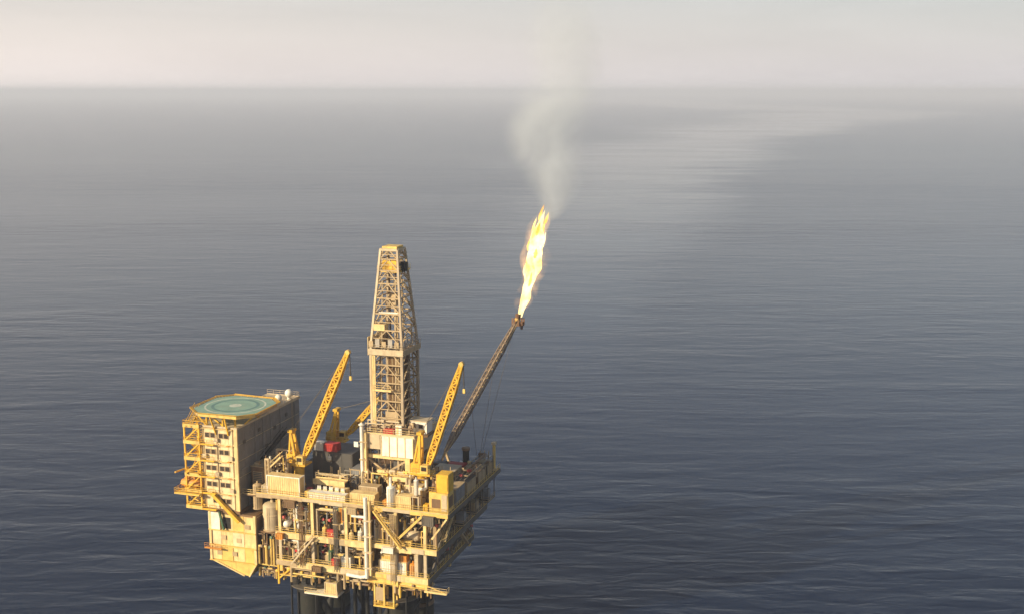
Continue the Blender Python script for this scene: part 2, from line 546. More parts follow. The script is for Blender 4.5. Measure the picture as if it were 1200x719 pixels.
# columns between the levels
for a in (-33.4, -25.5, -17.5, -6.0, 0.6):
    for b in (0.55, 14, 26.8):
        if b > 1 and -30 < a < -1: continue
        for (z0, z1) in ((ZL, ZM - 0.26), (ZM, ZT - 0.26)):
            w = 0.33
            part(tf, 'column', MB().box(a - w, a + w, b - w, b - w + 0.14, z0, z1).box(a - w, a + w, b + w - 0.14, b + w, z0, z1).box(a - 0.09, a + 0.09, b - w + 0.14, b + w - 0.14, z0, z1), ('cream' if z0 > 25 else 'tan_light') if b < 1 else 'side_steel')
        part(tf, 'column', MB().box(a - 0.4, a + 0.4, b - 0.4, b + 0.4, 16.82, ZL - 0.26), 'yellow_pale')
# diagonal braces, front right and along the shaded side
for (p, q, m, w) in [((-6.0, -0.2, 26.9), (0.3, -0.2, 33.3), 'yellow_pale', 0.5), ((2.2, 0.2, 28.3), (5.6, 0.2, 33.1), 'cream', 0.35),
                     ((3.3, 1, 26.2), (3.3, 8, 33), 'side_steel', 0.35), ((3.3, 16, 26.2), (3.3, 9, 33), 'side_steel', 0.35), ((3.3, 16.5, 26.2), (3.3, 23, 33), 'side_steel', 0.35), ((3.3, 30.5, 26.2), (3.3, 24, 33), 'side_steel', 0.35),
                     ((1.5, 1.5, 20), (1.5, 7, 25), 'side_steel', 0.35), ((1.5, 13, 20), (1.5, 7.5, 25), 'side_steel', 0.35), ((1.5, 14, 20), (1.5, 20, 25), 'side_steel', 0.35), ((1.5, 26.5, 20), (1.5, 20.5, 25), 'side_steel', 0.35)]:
    part(tf, 'diagonal_brace', MB().beam(p, q, w), m)
for b in (6, 12, 18, 24, 30):
    part(tf, 'knee_brace', MB().beam((3.2, b, 29.4), (5.6, b, 33.1), 0.3), 'side_steel')

# hanging stub walkway at the near corner
sw = thing('stub_walkway', 'small cream walkway sticking out low at the near right corner', 'walkway', (2.5, 0.3, 16.6))
part(sw, 'grating', MB().box(0.6, 5.6, -0.5, 1.1, 16.6, 16.75), 'cream')
part(sw, 'handrail', MB().rail([(0.6, -0.4, 16.75), (5.6, -0.4, 16.75), (5.6, 1.0, 16.75)]), 'cream')
part(sw, 'bracket', MB().beam((0.2, 0.3, 18.0), (4.8, 0.3, 16.7), 0.2), 'yellow_pale')

# ---------------------------------------------------------------- accommodation block
QA0, QA1, QB0, QB1, QZ0, QZ1 = -51.5, -43.0, 0.0, 28.5, 29.4, 48.0
ab = thing('accommodation_block', 'tall cream five storey living quarters with side wall coloured grey as shade', 'building', (-47, 14, QZ0))
part(ab, 'core', MB().box(QA0 + 0.12, QA1 - 0.12, QB0 + 0.12, QB1 - 0.12, QZ0, QZ1 - 0.05), 'cream_wall')
part(ab, 'roof', MB().box(QA0 - 0.25, QA1 + 0.25, QB0 - 0.25, QB1 + 0.25, QZ1 - 0.05, QZ1 + 0.35), 'tan_light')
part(ab, 'base_frame', MB().box(QA0 - 0.1, QA1 + 0.1, QB0 - 0.1, QB1 + 0.1, QZ0 - 0.7, QZ0 - 0.002), 'brown')
SH = (QZ1 - 0.05 - QZ0) / 5
fw_ = (QA1 - QA0) / 4
pan = shared(MB().box(-fw_ / 2 + 0.04, fw_ / 2 - 0.04, -0.12, 0, 0.16, SH - 0.30, 0.03), 'cream_wall', 'wall_panel')
sw_ = (QB1 - QB0) / 9
pan2 = shared(MB().box(0, 0.12, -sw_ / 2 + 0.05, sw_ / 2 - 0.05, 0.06, SH - 0.06, 0.03), 'shade_grey_wall', 'wall_panel')
wfr = shared(MB().box(-0.62, 0.62, -0.10, 0.0, 0, 0.1).box(-0.62, 0.62, -0.10, 0, 1.1, 1.2).box(-0.62, -0.52, -0.1, 0, 0.1, 1.1).box(0.52, 0.62, -0.1, 0, 0.1, 1.1), 'tan', 'window')
wpn = shared(MB().box(-0.52, 0.52, -0.045, 0, 0.1, 1.1), 'glass', 'pane')
ledge = shared(MB().box(QA0 - 0.05, QA1 - 0.9, -0.55, 0, 0, 0.14), 'cream', 'ledge')
for s in range(5):
    z = QZ0 + s * SH
    for k in range(4):
        piece(ab, 'wall_panel', pan, (QA0 + fw_ * (k + 0.5), QB0 + 0.12, z))
    for k in range(9):
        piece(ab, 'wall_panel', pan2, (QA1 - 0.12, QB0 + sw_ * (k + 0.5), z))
    piece(ab, 'ledge', ledge, (0, QB0 + 0.1, z + SH - 0.28))
    for a in (-50.3, -48.9, -46.9, -45.6):
        if s == 0 and a < -50: continue
        w = piece(ab, 'window', wfr, (a, QB0 - 0.002, z + 1.35))
        g = bpy.data.objects.new('pane', wpn); COL.objects.link(g); g.parent = w
    part(ab, 'gallery', MB().box(QA0 - 0.1, -48.2, -1.25, -0.46, z - 0.08, z + 0.06).rail([(QA0, -1.2, z + 0.06), (-48.2, -1.2, z + 0.06)]), 'yellow')
part(ab, 'corner_post', MB().box(QA1 - 0.75, QA1 + 0.14, QB0 - 0.14, QB0 + 0.28, QZ0 + 0.002, QZ1 - 0.06), 'cream')
part(ab, 'corner_post', MB().box(QA0 - 0.14, QA0 + 0.3, QB0 - 0.14, QB0 + 0.28, QZ0 + 0.002, QZ1 - 0.06), 'cream')
for (a, z) in ((-47.9, 44.9), (-44.4, 41.0), (-47.9, 37.2), (-44.4, 33.6), (-50.9, 41.1)):
    part(ab, 'air_conditioner', MB().box(a - 0.45, a + 0.45, -0.62, -0.02, z, z + 0.8, 0.05), 'tan_light')
for a in (-47.9, -44.0):
    part(ab, 'drain_pipe', MB().tube((a, -0.16, QZ0), (a, -0.16, QZ1), 0.09, 6), 'tan')
for z in (33.2, 37.0, 40.8, 44.4):
    part(ab, 'light_fitting', MB().box(-45.4, -44.7, -0.5, -0.05, z - 0.4, z - 0.2), 'orange')
for b in (7.5, 14.5, 19.0, 26.0):
    part(ab, 'downpipe', MB().tube((QA1 + 0.18, b, QZ0 + 2), (QA1 + 0.18, b, QZ1), 0.09, 6), 'grey')
for (b, z) in ((3.0, 44.0), (9.5, 45.0), (16.5, 43.6), (22.0, 45.2), (12.6, 40.4)):
    part(ab, 'vent_grille', MB().box(QA1 + 0.005, QA1 + 0.12, b - 0.5, b + 0.5, z, z + 0.8), 'dark_grey')
part(ab, 'door', MB().box(QA1 + 0.005, QA1 + 0.09, 4.2, 5.2, QZ0 + 0.1, QZ0 + 2.2), 'grey')
part(ab, 'ladder', MB().tube((QA1 + 0.4, 24, QZ0 + 6), (QA1 + 0.4, 24, QZ1 + 1), 0.05, 5).tube((QA1 + 0.4, 24.5, QZ0 + 6), (QA1 + 0.4, 24.5, QZ1 + 1), 0.05, 5), 'tan')
part(ab, 'drain_pipe', MB().tube((QA1 + 0.2, 11.0, QZ0), (QA1 + 0.2, 11.0, QZ1), 0.11, 8), 'grey')
part(ab, 'cable_tray', MB().box(QA1 + 0.01, QA1 + 0.22, 1.2, 27.5, QZ0 + 9.0, QZ0 + 9.25), 'grey')
part(ab, 'handrail', MB().rail([(QA1 + 0.1, 13, QZ1 + 0.35), (QA1 + 0.1, QB1, QZ1 + 0.35), (QA0, QB1, QZ1 + 0.35)]), 'tan_light')

# roof clutter
rd = thing('radome', 'white satellite radome on the far roof corner of the living quarters', 'radome', (-43.9, 25.4, QZ1 + 0.35))
part(rd, 'dome', MB().ball((-43.9, 25.4, QZ1 + 1.85), 1.0, 18, 10), 'white')
part(rd, 'pedestal', MB().tube((-43.9, 25.4, QZ1 + 0.35), (-43.9, 25.4, QZ1 + 1.2), 0.5, 12), 'white')
rd = thing('radome', 'smaller white satellite dome behind the helideck on the quarters roof', 'radome', (-44.6, 21.6, QZ1 + 0.35))
part(rd, 'dome', MB().ball((-44.6, 21.6, QZ1 + 1.6), 0.85, 16, 10), 'white')
part(rd, 'pedestal', MB().tube((-44.6, 21.6, QZ1 + 0.35), (-44.6, 21.6, QZ1 + 1.0), 0.35, 12), 'white')
un = thing('roof_unit', 'tan ventilation box on the roof beside the radomes', 'ventilation unit', (-46.8, 19.5, QZ1 + 0.35))
part(un, 'body', MB().box(-48.4, -45.4, 17.8, 21.2, QZ1 + 0.35, QZ1 + 1.9, 0.05), 'tan_light')
part(un, 'grille', MB().box(-48.1, -45.7, 17.72, 17.8, QZ1 + 0.6, QZ1 + 1.6), 'dark_grey')
part(un, 'fan_cowl', MB().lathe((-46.9, 19.5, QZ1 + 1.9), [(0.8, 0), (0.8, 0.4), (0.6, 0.4), (0.6, 0.1)], 16), 'grey')

# ---------------------------------------------------------------- helideck
HZ = 51.6
hd = thing('helideck', 'pale green helideck with faded teal ring and yellow rim above the quarters roof', 'helideck', (-46.6, 5.6, QZ1 + 0.35))
ca, cb, hw = -46.5, 5.8, 7.6
oc = []
k = hw * 0.62
for (x, y) in ((hw, -k), (hw, k), (k, hw), (-k, hw), (-hw, k), (-hw, -k), (-k, -hw), (k, -hw)):
    oc.append((ca + x, cb + y))
dp = part(hd, 'deck_plate', MB().prism(oc, HZ - 0.5, HZ), 'deck_green')
def ring(r0, r1, z0, z1, n=40):
    mb = MB(); vs = []
    for i in range(n):
        t = 2 * math.pi * i / n
        for r in (r0, r1):
            for z in (z0, z1):
                vs.append((ca + r * math.cos(t), cb + r * math.sin(t), z))
    fs = []
    for i in range(n):
        j = (i + 1) % n
        A = [4 * i + q for q in range(4)]; B = [4 * j + q for q in range(4)]
        fs += [(A[1], A[3], B[3], B[1]), (A[2], B[2], B[3], A[3]), (A[0], A[1], B[1], B[0])]
    return mb.add(vs, fs)
part(dp, 'ring_marking', ring(4.6, 5.3, HZ - 0.01, HZ + 0.008), 'teal')
part(dp, 'edge_line', ring(6.35, 6.75, HZ - 0.01, HZ + 0.008), 'mark_white')
part(dp, 'centre_patch', ring(0.02, 1.35, HZ - 0.01, HZ + 0.008), 'mark_white')
for i in range(8):
    p, q = Vector((*oc[i], HZ)), Vector((*oc[(i + 1) % 8], HZ))
    c = Vector((ca, cb, HZ))
    op, oq = p + (p - c).normalized() * 0.85 + V(0, 0, 0.1), q + (q - c).normalized() * 0.85 + V(0, 0, 0.25)
    e = part(hd, 'safety_net', MB(), 'yellow')
    mb = MB()
    for t in range(7):
        mb.beam(p.lerp(q, t / 6) - V(0, 0, 0.1), op.lerp(oq, t / 6), 0.07)
    for t in (0.33, 0.66, 1.0):
        mb.beam(p.lerp(op, t), q.lerp(oq, t), 0.07 if t < 1 else 0.1)
    bpy.data.objects.remove(e)
    part(hd, 'safety_net', mb, 'yellow')
    part(hd, 'rim_beam', MB().beam(p - V(0, 0, 0.45), q - V(0, 0, 0.45), 0.3, 0.7), 'yellow_pale' if i in (6, 7) else 'tan')
for (x, y) in ((-50.5, 0.4), (-46.5, 0.4), (-43.6, 0.6), (-50.5, 11), (-43.6, 11)):
    part(hd, 'support_post', MB().tube((x, y, QZ1 + 0.35), (x, y, HZ - 0.5), 0.25, 10), 'yellow')
for (p, q) in (((-50.5, 0.2, QZ1 + 0.2), (-52.6, -0.6, HZ - 0.5)), ((-50.5, 0.4, HZ - 0.6), (-46.5, 0.4, QZ1 + 0.4)), ((-43.4, 3, QZ1 - 0.2), (-40.2, 5, HZ - 0.6)),
               ((-43.4, 9, QZ1 - 0.2), (-40.2, 8, HZ - 0.6)), ((-48, -0.1, QZ1 - 1.5), (-48.6, -1.5, HZ - 0.6)), ((-45, -0.1, QZ1 - 1.5), (-45, -1.5, HZ - 0.6))):
    part(hd, 'strut', MB().beam(p, q, 0.3), 'yellow')
hs = thing('deck_stair', 'small yellow stair hanging at the left rim of the helideck', 'stair', (-54.2, 1.5, 47.6))
mb = MB()
for t in range(12):
    mb.box(-54.9, -53.7, -1.0 + t * 0.32, -0.72 + t * 0.32, 48.0 + t * 0.28, 48.07 + t * 0.28)
part(hs, 'tread', mb, 'yellow_pale', kind='stuff')
for a in (-54.95, -53.65):
    part(hs, 'stringer', MB().beam((a, -1.1, 47.9), (a, 2.9, 51.3), 0.08, 0.3), 'yellow')
    part(hs, 'handrail', MB().tube((a, -1.1, 48.9), (a, 2.9, 52.3), 0.05, 5), 'yellow')

# ---------------------------------------------------------------- escape stair tower left of the quarters
st = thing('stair_tower', 'yellow open zigzag stair tower on the left wall of the quarters', 'stair tower', (-53.7, 2.2, QZ0))
for a in (-55.7, -52.0):
    for b in (-0.6, 4.6):
        part(st, 'post', MB().box(a - 0.16, a + 0.16, b - 0.16, b + 0.16, QZ0, QZ1 + 0.6), 'yellow')
for s in range(6):
    z = QZ0 + s * SH
    part(st, 'landing', MB().box(-55.9, -51.8, -0.9 if s % 2 == 0 else 2.9, 1.2 if s % 2 == 0 else 4.9, z, z + 0.16), 'yellow')
    part(st, 'handrail', MB().rail([(-55.85, 4.9, z + 0.16), (-55.85, -0.85, z + 0.16), (-51.9, -0.85, z + 0.16)], r=0.06), 'yellow')
    part(st, 'toe_panel', MB().box(-55.9, -51.8, -0.93, -0.87, z - 0.25, z + 0.55), 'yellow_pale')
    if s < 5:
        d = 1 if s % 2 == 0 else -1
        b0, b1 = (0.2, 4.0) if d > 0 else (4.0, 0.2)
        mb = MB().beam((-55.2, b0, z + 0.1), (-55.2, b1, z + SH), 0.1, 0.35).beam((-52.6, b0, z + 0.1), (-52.6, b1, z + SH), 0.1, 0.35)
        for t in range(9):
            bb = b0 + (b1 - b0) * (t + 0.5) / 9
            mb.box(-55.15, -52.65, bb - 0.2, bb + 0.2, z + SH * (t + 0.5) / 9, z + SH * (t + 0.5) / 9 + 0.08)
        part(st, 'flight', mb, 'yellow')
        part(st, 'zigzag_brace', MB().beam((-55.8, -0.75, z + 0.2), (-52.0, -0.75, z + SH), 0.26), 'yellow')

# lifeboat platform, low on the left
lp = thing('lifeboat_platform', 'yellow railed platform jutting out low at the far left', 'platform', (-55, 1.5, 32.4))
part(lp, 'deck_plate', MB().box(-58.2, -51.9, -1.9, 4.2, 32.5, 32.75), 'yellow_pale')
part(lp, 'handrail', MB().rail([(-51.9, -1.85, 32.75), (-58.15, -1.85, 32.75), (-58.15, 4.1, 32.75)], r=0.06), 'yellow')
for a in (-58.0, -55.2, -52.2):
    part(lp, 'davit', MB().beam((a, 3.4, 32.75), (a, 3.4, 37.0), 0.3).beam((a, 3.4, 36.9), (a, -1.4, 37.3), 0.3), 'yellow')
part(lp, 'knee_brace', MB().beam((-57.6, 0.5, 32.5), (-51.6, 0.5, 29.6), 0.3), 'yellow_pale')
part(lp, 'knee_brace', MB().beam((-57.6, 3.5, 32.5), (-51.6, 3.5, 29.6), 0.3), 'yellow_pale')
lb = thing('lifeboat', 'orange enclosed lifeboat slung on the far left platform', 'lifeboat', (-55, 0.6, 33.1))
hull = [(0.05, -2.9), (0.7, -2.5), (1.05, -1.4), (1.12, 0), (1.05, 1.4), (0.7, 2.4), (0.05, 2.8)]
hb_ = MB().lathe((-55.1, 0.6, 34.5), [(max(r, 0.05), h) for r, h in hull], 18, 'a')
part(lb, 'hull', hb_, 'orange')
part(lb, 'cabin', MB().box(-56.6, -53.9, -0.1, 1.3, 35.45, 36.1, 0.2), 'orange')
part(lb, 'rubbing_strake', MB().box(-57.4, -52.8, -0.6, 1.8, 34.4, 34.58, 0.05), 'yellow_pale')
for a in (-56.0, -54.6):
    part(lb, 'window', MB().box(a - 0.3, a + 0.3, -0.13, -0.08, 35.6, 35.9), 'glass')
part(lb, 'cradle', MB().box(-56.5, -56.2, -0.2, 1.4, 32.75, 33.7).box(-54.0, -53.7, -0.2, 1.4, 32.75, 33.7), 'yellow')

# ---------------------------------------------------------------- lower left module
um = thing('utility_module', 'pale yellow panelled block below the living quarters with sloping underside', 'building', (-45, 6, 17.2))
UA0, UA1, UB1 = -50.8, -39.2, 13.0
part(um, 'core', MB().box(UA0 + 0.15, UA1 - 0.12, 0.15, UB1, 17.6, 28.2), 'cream')
for k in range(4):
    for s in range(3):
        if (k, s) == (1, 2): continue
        w = (UA1 - UA0) / 4
        a = UA0 + w * k
        z0 = 17.6 + 3.55 * s
        pr = random.choice((0.0, 0.06, 0.12))
        part(um, 'wall_panel', MB().box(a + 0.06, a + w - 0.06, -pr, 0.15, z0 + 0.08, z0 + 3.47, 0.03), ['cream', 'cream_wall', 'yellow_pale', 'cream'][(k * 2 + s) % 4])
part(um, 'opening', MB().box(UA0 + 3.3, UA0 + 5.3, 0.10, 0.149, 25.0, 27.6), 'black')
part(um, 'white_panel', MB().box(UA0 - 0.1, UA0 + 2.75, -0.22, 0.0, 24.6, 28.6, 0.03), 'white', 'brighter white upper left panel')
for s in range(3):
    part(um, 'ledge', MB().box(UA0 - 0.05, UA1 + 0.1, -0.5, -0.13, 17.55 + 3.55 * s - 0.12, 17.55 + 3.55 * s + 0.05), 'yellow_pale')
for a in (UA0 + 0.1, UA1 - 0.35):
    part(um, 'corner_post', MB().box(a - 0.1, a + 0.45, -0.26, 0.14, 17.6, 28.7), 'cream')
for b in (2, 5, 8, 11):
    part(um, 'side_panel', MB().box(UA1 - 0.12, UA1, b - 1.35, b + 1.35, 18, 28, 0.03), 'brown')
part(um, 'top_frame', MB().box(UA0, UA1, 0.16, UB1, 28.2, 28.69), 'brown')
# sloping hopper under the block
mb = MB()
mb.add([(UA0 + 0.6, 0.1, 17.55), (UA1 - 0.2, 0.1, 17.55), (-41.0, 0.1, 14.6), (-42.4, 0.1, 14.6), (UA0 + 0.6, 9, 17.55), (UA1 - 0.2, 9, 17.55), (-41.0, 9, 14.6), (-42.4, 9, 14.6)],
       [(0, 3, 2, 1), (4, 5, 6, 7), (0, 4, 7, 3), (1, 2, 6, 5), (3, 7, 6, 2), (0, 1, 5, 4)])
part(um, 'sloping_underside', mb, 'yellow_pale')
part(um, 'underside_rib', MB().beam((UA0 + 0.6, -0.05, 17.45), (-42.4, -0.05, 14.6), 0.3), 'cream')
part(um, 'underside_rib', MB().beam((UA1 - 0.2, -0.05, 17.45), (-41.2, -0.05, 14.5), 0.3), 'cream')
part(um, 'walkway', MB().box(UA0 - 0.7, UA0 + 3.5, -1.3, -0.51, 20.4, 20.55).rail([(UA0 - 0.7, -1.25, 20.55), (UA0 + 3.5, -1.25, 20.55)]), 'orange')
for a, z in ((-47.2, 23.0), (-43.4, 22.6), (-44.6, 19.4), (-48.4, 19.3), (-41.2, 26.0)):
    part(um, 'louvre', MB().box(a - 0.6, a + 0.6, -0.2, -0.13, z - 0.5, z + 0.5), 'tan')
    
single('knee_strut', 'thick yellow diagonal strut below the front edge of the quarters', 'strut', (-45.6, -0.7, 27.5), MB().beam((-49.4, -0.7, 33.2), (-42.8, -0.7, 27.2), 0.85, 0.7), 'yellow')
single('knee_strut', 'short dark green strut beside the opening under the quarters', 'strut', (-47.6, -0.4, 26), MB().beam((-47.9, -0.45, 29.0), (-46.9, -0.45, 24.9), 0.4), 'green')

# ---------------------------------------------------------------- derrick and drilling module
DZ = 47.0
dm = thing('drilling_module', 'cream and tan drill floor substructure standing under the derrick', 'substructure', (-12, 16, ZT))
for a in (-17.2, -7.2):
    for b in (10.4, 22):
        part(dm, 'column', MB().box(a - 0.55, a + 0.55, b - 0.55, b + 0.55, ZT, DZ - 0.9), 'cream')
part(dm, 'drill_floor', MB().box(-18, -5.4, 9.6, 23, DZ - 0.9, DZ), 'tan_light')
part(dm, 'windwall', MB().box(-13.2, -5.5, 9.35, 9.58, 42.2, 46.6), 'white', 'bright white windwall panel')
for i in range(5):
    part(dm, 'windwall_rib', MB().box(-13.1 + i * 1.85, -12.95 + i * 1.85, 9.25, 9.349, 42.2, 46.6), 'cream')
part(dm, 'windwall', MB().box(-17.6, -13.4, 9.4, 9.58, 43.6, 46.8), 'tan_light')
part(dm, 'windwall', MB().box(-5.4, -5.2, 9.6, 22, 42.6, 46.6), 'tan_light')
part(dm, 'handrail', MB().rail([(-18, 9.5, DZ), (-5.4, 9.5, DZ), (-5.3, 23, DZ)]), 'cream')
for (p, q) in (((-17.2, 10.2, 35), (-7.2, 10.2, 41.5)), ((-17.2, 10.2, 41.5), (-7.2, 10.2, 35)), ((-7, 10.4, 35), (-7, 22, 42)), ((-7, 22, 35), (-7, 10.4, 42))):
    part(dm, 'cross_brace', MB().beam(p, q, 0.4), 'tan')
part(dm, 'cross_beam', MB().box(-17.8, -6.6, 9.9, 10.8, 41.4, 42.15), 'cream')
part(dm, 'cross_beam', MB().box(-14.0, -5.6, 9.2, 9.9, 38.4, 39.0), 'cream')
part(dm, 'mezzanine', MB().box(-16.6, -7.8, 11.2, 21.6, 38.2, 38.5), 'brown')
part(dm, 'tank_wall', MB().box(-16.2, -12.4, 12.5, 20, 34.0, 38.1), 'brown')
part(dm, 'tank_wall', MB().box(-11.4, -8.2, 12.0, 20, 38.5, 45.8), 'dark_grey')
part(dm, 'stair', MB().beam((-14.2, 9.9, 38.8), (-9.4, 9.9, 34.0), 0.9, 0.25, (0, 1, 0)).rail([(-14.2, 9.5, 38.8), (-9.4, 9.5, 34.0)], step=0.9), 'cream')

dk = thing('derrick', 'tall tan lattice drilling derrick with yellow crown block at its top', 'derrick', (-12.2, 16, DZ))
DA0, DA1, DB0, DB1 = -15.9, -8.7, 11.3, 20.0
ZB, ZC = 66.0, 86.6
cen = ((DA0 + DA1) / 2, (DB0 + DB1) / 2)
def dcorner(i, z):
    a = (DA0, DA1, DA1, DA0)[i]; b = (DB0, DB0, DB1, DB1)[i]
    if z > ZB:
        t = (z - ZB) / (ZC - ZB)
        ta = cen[0] + (-1.95, 1.95, 1.95, -1.95)[i]; tb = cen[1] + (-2.0, -2.0, 2.0, 2.0)[i]
        return Vector((a + (ta - a) * t, b + (tb - b) * t, z))
    return Vector((a, b, z))
for i in range(4):
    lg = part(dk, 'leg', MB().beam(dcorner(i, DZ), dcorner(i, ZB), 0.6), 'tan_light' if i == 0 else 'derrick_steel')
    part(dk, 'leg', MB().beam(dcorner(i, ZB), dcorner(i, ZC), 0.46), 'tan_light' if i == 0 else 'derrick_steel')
lev = [DZ, 50.2, 54.0, 58.0, 62.0, ZB, 69.5, 73.0, 76.3, 79.4, 82.2, 84.6, ZC]
for i in range(4):
    j = (i + 1) % 4
    for k in range(len(lev) - 1):
        p0, q0, p1, q1 = dcorner(i, lev[k]), dcorner(j, lev[k]), dcorner(i, lev[k + 1]), dcorner(j, lev[k + 1])
        m = (p1 + q1) / 2
        part(dk, 'girt', MB().beam(p1, q1, 0.26), 'tan')
        if k == 0 and i == 0:
            continue
        part(dk, 'diagonal_brace', MB().beam(p0, m, 0.22).beam(q0, m, 0.22), 'tan')
        mm = (p0 + q0) / 2
        part(dk, 'diagonal_brace', MB().beam((p0 + p1) / 2, (mm + m) / 2, 0.14).beam((q0 + q1) / 2, (mm + m) / 2, 0.14), 'galvanised')
        part(dk, 'sub_girt', MB().beam((p0 + p1) / 2, (q0 + q1) / 2, 0.15), 'tan')
# racking board and windwall belt
part(dk, 'racking_board', MB().box(DA0 - 0.45, DA1 + 0.5, DB0 - 0.45, DB1 + 0.5, 64.5, 64.75), 'tan')
part(dk, 'belt_panel', MB().box(DA0 - 0.45, DA1 + 0.5, DB0 - 0.58, DB0 - 0.46, 64.2, 65.3), 'tan_light')
part(dk, 'belt_panel', MB().box(DA1 + 0.51, DA1 + 0.62, DB0 - 0.45, DB1 + 0.5, 64.2, 65.3), 'tan')
part(dk, 'belt_panel', MB().box(DA0 - 0.58, DA0 - 0.46, DB0 - 0.45, DB1 + 0.5, 64.0, 68.0), 'cream')
for k in range(5):
    part(dk, 'belt_panel', MB().box(DA0 - 0.3 + k * 1.5, DA0 + 0.7 + k * 1.5, DB0 - 0.44, DB0 - 0.36, 66.0, 67.2 + 0.5 * (k % 2)), 'galvanised' if k % 2 else 'tan')
    part(dk, 'belt_panel', MB().box(DA1 + 0.38, DA1 + 0.46, DB0 - 0.2 + k * 1.8, DB0 + 1.0 + k * 1.8, 66.1, 67.3 + 0.4 * (k % 2)), 'galvanised')
part(dk, 'handrail', MB().rail([(DA0 - 0.45, DB0 - 0.5, 65.3), (DA1 + 0.55, DB0 - 0.5, 65.3), (DA1 + 0.55, DB1 + 0.5, 65.3)]), 'tan_light')
part(dk, 'platform', MB().box(DA0 + 0.2, DA0 + 4.8, DB0 - 0.7, DB0 + 0.4, 56.2, 56.45).rail([(DA0 + 0.2, DB0 - 0.65, 56.45), (DA0 + 4.8, DB0 - 0.65, 56.45)]), 'cream')
part(dk, 'platform', MB().box(DA0 + 0.6, DA0 + 3.2, DB0 + 0.2, DB0 + 2.2, 69.4, 70.8), 'cream')
part(dk, 'platform', MB().box(DA0 + 1.3, DA1 - 1.3, DB0 + 1.2, DB0 + 2, 73.0, 73.3), 'white')
# pipe stands racked inside the lower half
pp = shared(MB().tube((0, 0, 0), (0, 0, 17.4), 0.16, 6), 'brown', 'pipe_stand')
pq = shared(MB().tube((0, 0, 0), (0, 0, 17.4), 0.16, 6), 'tan', 'pipe_stand')
for r in range(6):
    for c in range(8):
        piece(dk, 'pipe_stand', pp if (r + c) % 3 else pq, (DA0 + 3.2 + c * 0.36, DB0 + 1.6 + r * 1.2, DZ + 0.1))
for a in (-12.9, -11.5):
    part(dk, 'guide_rail', MB().beam((a, 15, DZ), (a, 15, 85), 0.3), 'brown')
for a in (-13.9, -10.5):
    part(dk, 'standpipe', MB().tube((a, 11.5, DZ), (a * 0.9 + cen[0] * 0.1, 13.2, 80), 0.14, 6), 'tan_light')
tb_ = part(dk, 'travelling_block', MB().box(-13.1, -11.3, 14.4, 15.8, 74.2, 77.0, 0.2), 'tan')
part(tb_, 'drilling_line', MB().tube((-12.4, 15.1, 77), (-12.4, 15.1, 84), 0.05, 5).tube((-12.0, 15.1, 77), (-12.0, 15.1, 84), 0.05, 5), 'cable')
part(dk, 'top_drive', MB().box(-12.9, -11.5, 14.2, 15.9, 51.5, 56.5, 0.15).tube((-12.2, 15, DZ), (-12.2, 15, 51.5), 0.2, 8), 'brown')
part(dk, 'lower_windwall', MB().box(DA0 + 3.0, DA1 - 1.2, DB0 + 0.3, DB0 + 0.42, DZ + 0.1, DZ + 4.6), 'tan')
cr = part(dk, 'crown_block', MB().box(-13.7, -10.5, 13.3, 15.2, 82.2, 84.3, 0.2), 'yellow')
part(cr, 'sheave', MB().lathe((-13.0, 13.3, 83.2), [(0.9, 0), (0.9, 0.25), (0.5, 0.3)], 16, 'b'), 'yellow')
part(dk, 'crown_platform', MB().box(-14.9, -9.6, 13.2, 18.8, 81.8, 82.05).rail([(-14.9, 13.2, 82.05), (-9.6, 13.2, 82.05), (-9.6, 18.8, 82.05)]), 'yellow_pale')
part(dk, 'crown_frame', MB().beam(dcorner(0, ZC), dcorner(1, ZC), 0.5).beam(dcorner(1, ZC), dcorner(2, ZC), 0.5).beam(dcorner(3, ZC), dcorner(2, ZC), 0.5).beam(dcorner(0, ZC), dcorner(3, ZC), 0.5), 'tan_light')
part(dk, 'crown_cap', MB().box(cen[0] - 1.7, cen[0] + 1.7, cen[1] - 1.75, cen[1] + 1.75, 86.86, 87.3), 'yellow_pale')
part(dk, 'winch', MB().box(-9.9, -9.0, 14.2, 16.0, 81.9, 83.9), 'black')
for (a, b, z1) in ((-14.6, 12.4, 72), (-9.8, 12.2, 74), (-9.2, 19.5, 70), (-13.4, 18.8, 79), (-11.0, 18.2, 80)):
    part(dk, 'riser_hose', MB().tube((a, b, DZ), (a * 0.85 + cen[0] * 0.15, b * 0.85 + cen[1] * 0.15, z1), 0.16, 6), 'tan')
part(dk, 'cable_tray', MB().beam((DA0 + 0.6, DB0 - 0.2, DZ), (DA0 + 0.6, DB0 - 0.2, 64), 0.9, 0.12, (0, 1, 0)), 'cream')
part(dk, 'ladder', MB().tube((-15.6, 10.6, DZ), (-15.6, 10.6, 64), 0.06, 5).tube((-15.0, 10.6, DZ), (-15.0, 10.6, 64), 0.06, 5), 'cream')

# drill floor clutter
dg = thing('doghouse', 'small white cabin on the right edge of the drill floor', 'cabin', (-5.9, 14, DZ))
part(dg, 'body', MB().box(-7.6, -3.6, 12.4, 15.6, DZ + 0.02, DZ + 2.7, 0.06), 'white')
part(dg, 'roof', MB().box(-7.8, -3.4, 12.2, 15.8, DZ + 2.7, DZ + 2.9), 'tan_light')
for a in (-6.7, -5.0):
    part(dg, 'window', MB().box(a - 0.5, a + 0.5, 12.35, 12.41, DZ + 1.2, DZ + 2.0), 'glass')
part(dg, 'floor_extension', MB().box(-5.2, -3.2, 11.8, 16, DZ - 0.5, DZ), 'brown')
ca_ = thing('cabinet', 'white cabinet left of the drill floor cabin', 'cabinet', (-9.2, 10.6, DZ))
part(ca_, 'body', MB().box(-9.9, -8.5, 10.0, 11.2, DZ + 0.02, DZ + 2.1, 0.05), 'white')
part(ca_, 'door', MB().box(-9.7, -9.25, 9.95, 10.0, DZ + 0.15, DZ + 1.9), 'cream')
